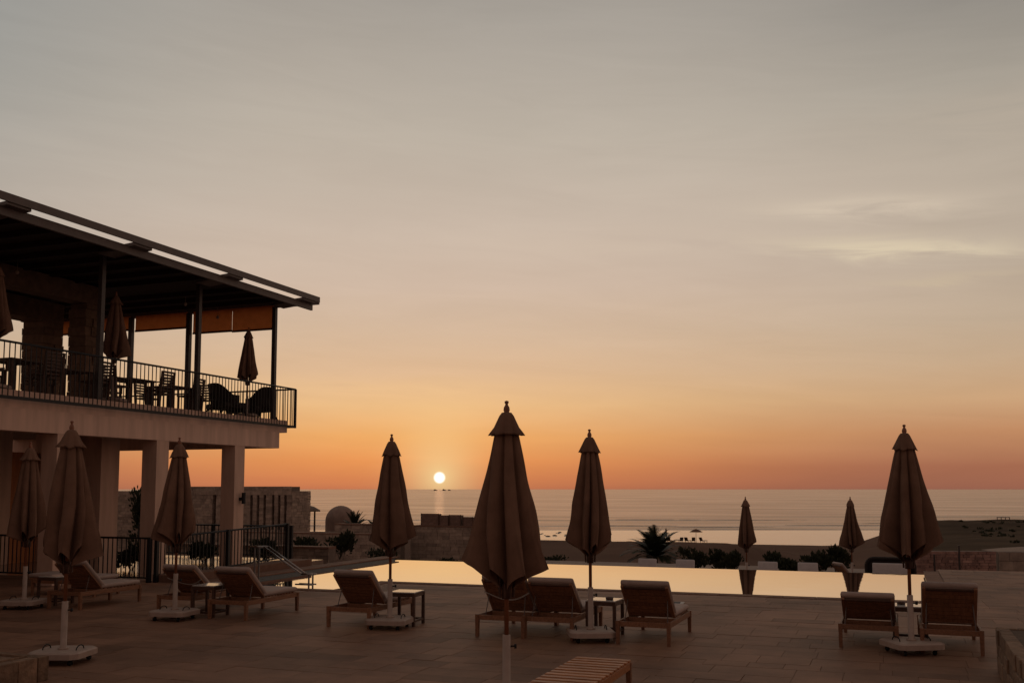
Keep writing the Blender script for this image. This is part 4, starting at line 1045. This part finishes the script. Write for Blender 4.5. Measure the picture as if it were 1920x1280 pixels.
t = thing('daybed', 'dark rounded daybed with pale cushion beyond the pool, right of the lopsided parasol', 'daybed', (-0.10, 29.4, -1.05))
fr = MB(); hoop = [(-.62, 0, 0)] + [(-.62 + .2 * (1 - math.cos(R(a))), 0, .96 + .2 * math.sin(R(a))) for a in range(0, 91, 15)] + [(.62 - .2 * (1 - math.cos(R(a))), 0, .96 + .2 * math.sin(R(a))) for a in range(90, -1, -15)] + [(.62, 0, 0)]
obj('hoop', fr.path(hoop, .045, 8).mesh('hoop', 'wicker'), t)
obj('back', MB().box(-.58, .58, .03, .09, .3, 1.12).mesh('back', 'wicker'), t)
obj('base', MB().box(-.6, .6, .1, 1.5, 0, .35).mesh('base', 'wicker'), t)
obj('back_cushion', MB().box(-.46, .50, -.13, -.05, .30, 1.04).mesh('day_cushion', 'pale_cushion', True, .03), t)
lt = lounger('tilted lounger beside the lopsided terrace parasol', (-1.75, 31.6, -1.05), R(-62), 52, None)

# ------------------------------------------------------------------ beach things
GBU = 'closed parasols on the beach'
parasol('tiny closed beach parasol right of the parasol with side table', (-51.0, 187.5, -8.05), 0, 18, 0.95, 0.95, group=GBU, small=True)
parasol('tiny closed beach parasol right of the palm', (-40.0, 187.0, -8.05), 0, 18, 0.95, 0.95, group=GBU, small=True)
parasol('tiny closed beach parasol just above the palm fronds', (-42.0, 186.5, -8.05), 0, 18, 0.95, 0.95, group=GBU, small=True)
t = thing('open_parasol', 'tiny open parasol standing on the beach by the water', 'parasol', (-34.8, 189.5, -8.05))
obj('pole', MB().tube((0, 0, 0), (0, 0, 2.5), .04, .04, 8).mesh('pole', 'pole_wood'), t)
obj('canopy', MB().lathe([(0.0, 2.62), (.35, 2.48), (.8, 2.26), (1.25, 2.02), (1.22, 1.98), (.75, 2.2), (0, 2.5)], 16).mesh('canopy', 'canopy'), t)
def blounger(label, x, y, rz):
    t = thing('beach_lounger', label, 'sun lounger', (x, y, -8.03), rz, 'tiny loungers on the beach')
    obj('bed', MB().box(-.33, .33, .4, 1.9, .28, .38).mesh('bed', 'wood_dark'), t)
    obj('back', MB().hexa([(-.33, .36, .28), (.33, .36, .28), (.33, .44, .28), (-.33, .44, .28), (-.33, -.05, .98), (.33, -.05, .98), (.33, .03, 1.0), (-.33, .03, 1.0)]).mesh('back', 'wood_dark'), t)
    for s in (-1, 1):
        for q in (.5, 1.8): obj('leg', MB().box(s * .28 - .03, s * .28 + .03, q - .03, q + .03, 0, .279).mesh('leg', 'wood_dark'), t)
for i, (x, lb) in enumerate(((-40.6, 'leftmost of the six tiny beach loungers'), (-39.7, 'second of the six tiny beach loungers from the left'), (-37.3, 'third of the six tiny beach loungers from the left'), (-36.6, 'fourth of the six tiny beach loungers from the left'), (-35.2, 'fifth of the six tiny beach loungers from the left'), (-34.0, 'rightmost of the six tiny beach loungers'))):
    blounger(lb, x, 187.6 + .3 * (x + 40), R(12 * ((i * 7) % 5 - 2)))
rk = MB(); r_ = random.Random(4)
for i in range(40):
    x = r_.uniform(-78, -58); y = r_.uniform(200, 222); s = r_.uniform(.2, .55)
    rk.lathe([(s * 1.2, -8.1), (s, -8.0 + s * .1), (s * .6, -8.0 + s * .35), (0, -8.0 + s * .4)], 7, (x, y, 0))
o = obj('shore_rocks', rk.mesh('shore_rocks', 'rock')); tag(o, 'small dark rocks breaking the calm shallow water', 'rocks', kind='stuff')
# headland bench and ships
t = thing('hill_bench', 'tiny bench with posts on the crest of the brown hill', 'bench', (12.2, 131.0, ground_h(12.2, 131.0)), scale=(0.5, 0.5, 0.5))
obj('seat', MB().box(-1.4, 1.4, -.25, .25, .62, .75).mesh('seat', 'wood_dark'), t)
for s in (-1.3, -.45, .45, 1.3): obj('leg', MB().box(s - .07, s + .07, -.2, .2, -.3, .619).mesh('leg', 'wood_dark'), t)
def ship(label, u, L_, h):
    a = (u - 960) / 1866.7; d = 7000.0; x = d * (a * math.cos(YAW) - math.sin(YAW)); y = d * (a * math.sin(YAW) + math.cos(YAW))
    t = thing('distant_ship', label, 'ship', (x, y, -8), YAW, 'distant ships on the horizon')
    obj('hull', MB().hexa([(-L_ * .42, -4, -1), (L_ * .42, -4, -1), (L_ * .42, 4, -1), (-L_ * .42, 4, -1), (-L_ / 2, -5, h * .6), (L_ / 2, -5, h * .6), (L_ / 2, 5, h * .6), (-L_ / 2, 5, h * .6)]).mesh('hull', 'ship'), t)
    obj('deckhouse', MB().box(-L_ * .3, L_ * .05, -3, 3, h * .601, h).box(-L_ * .2, -L_ * .1, -1, 1, h, h * 1.3).mesh('deckhouse', 'ship'), t)
ship('tiny ship on the horizon just left of below the sun', 817, 26, 9)
ship('tiny ship on the horizon right below the sun', 833, 24, 10)
ship('tiny ship on the horizon, rightmost of the three below the sun', 843, 20, 8)
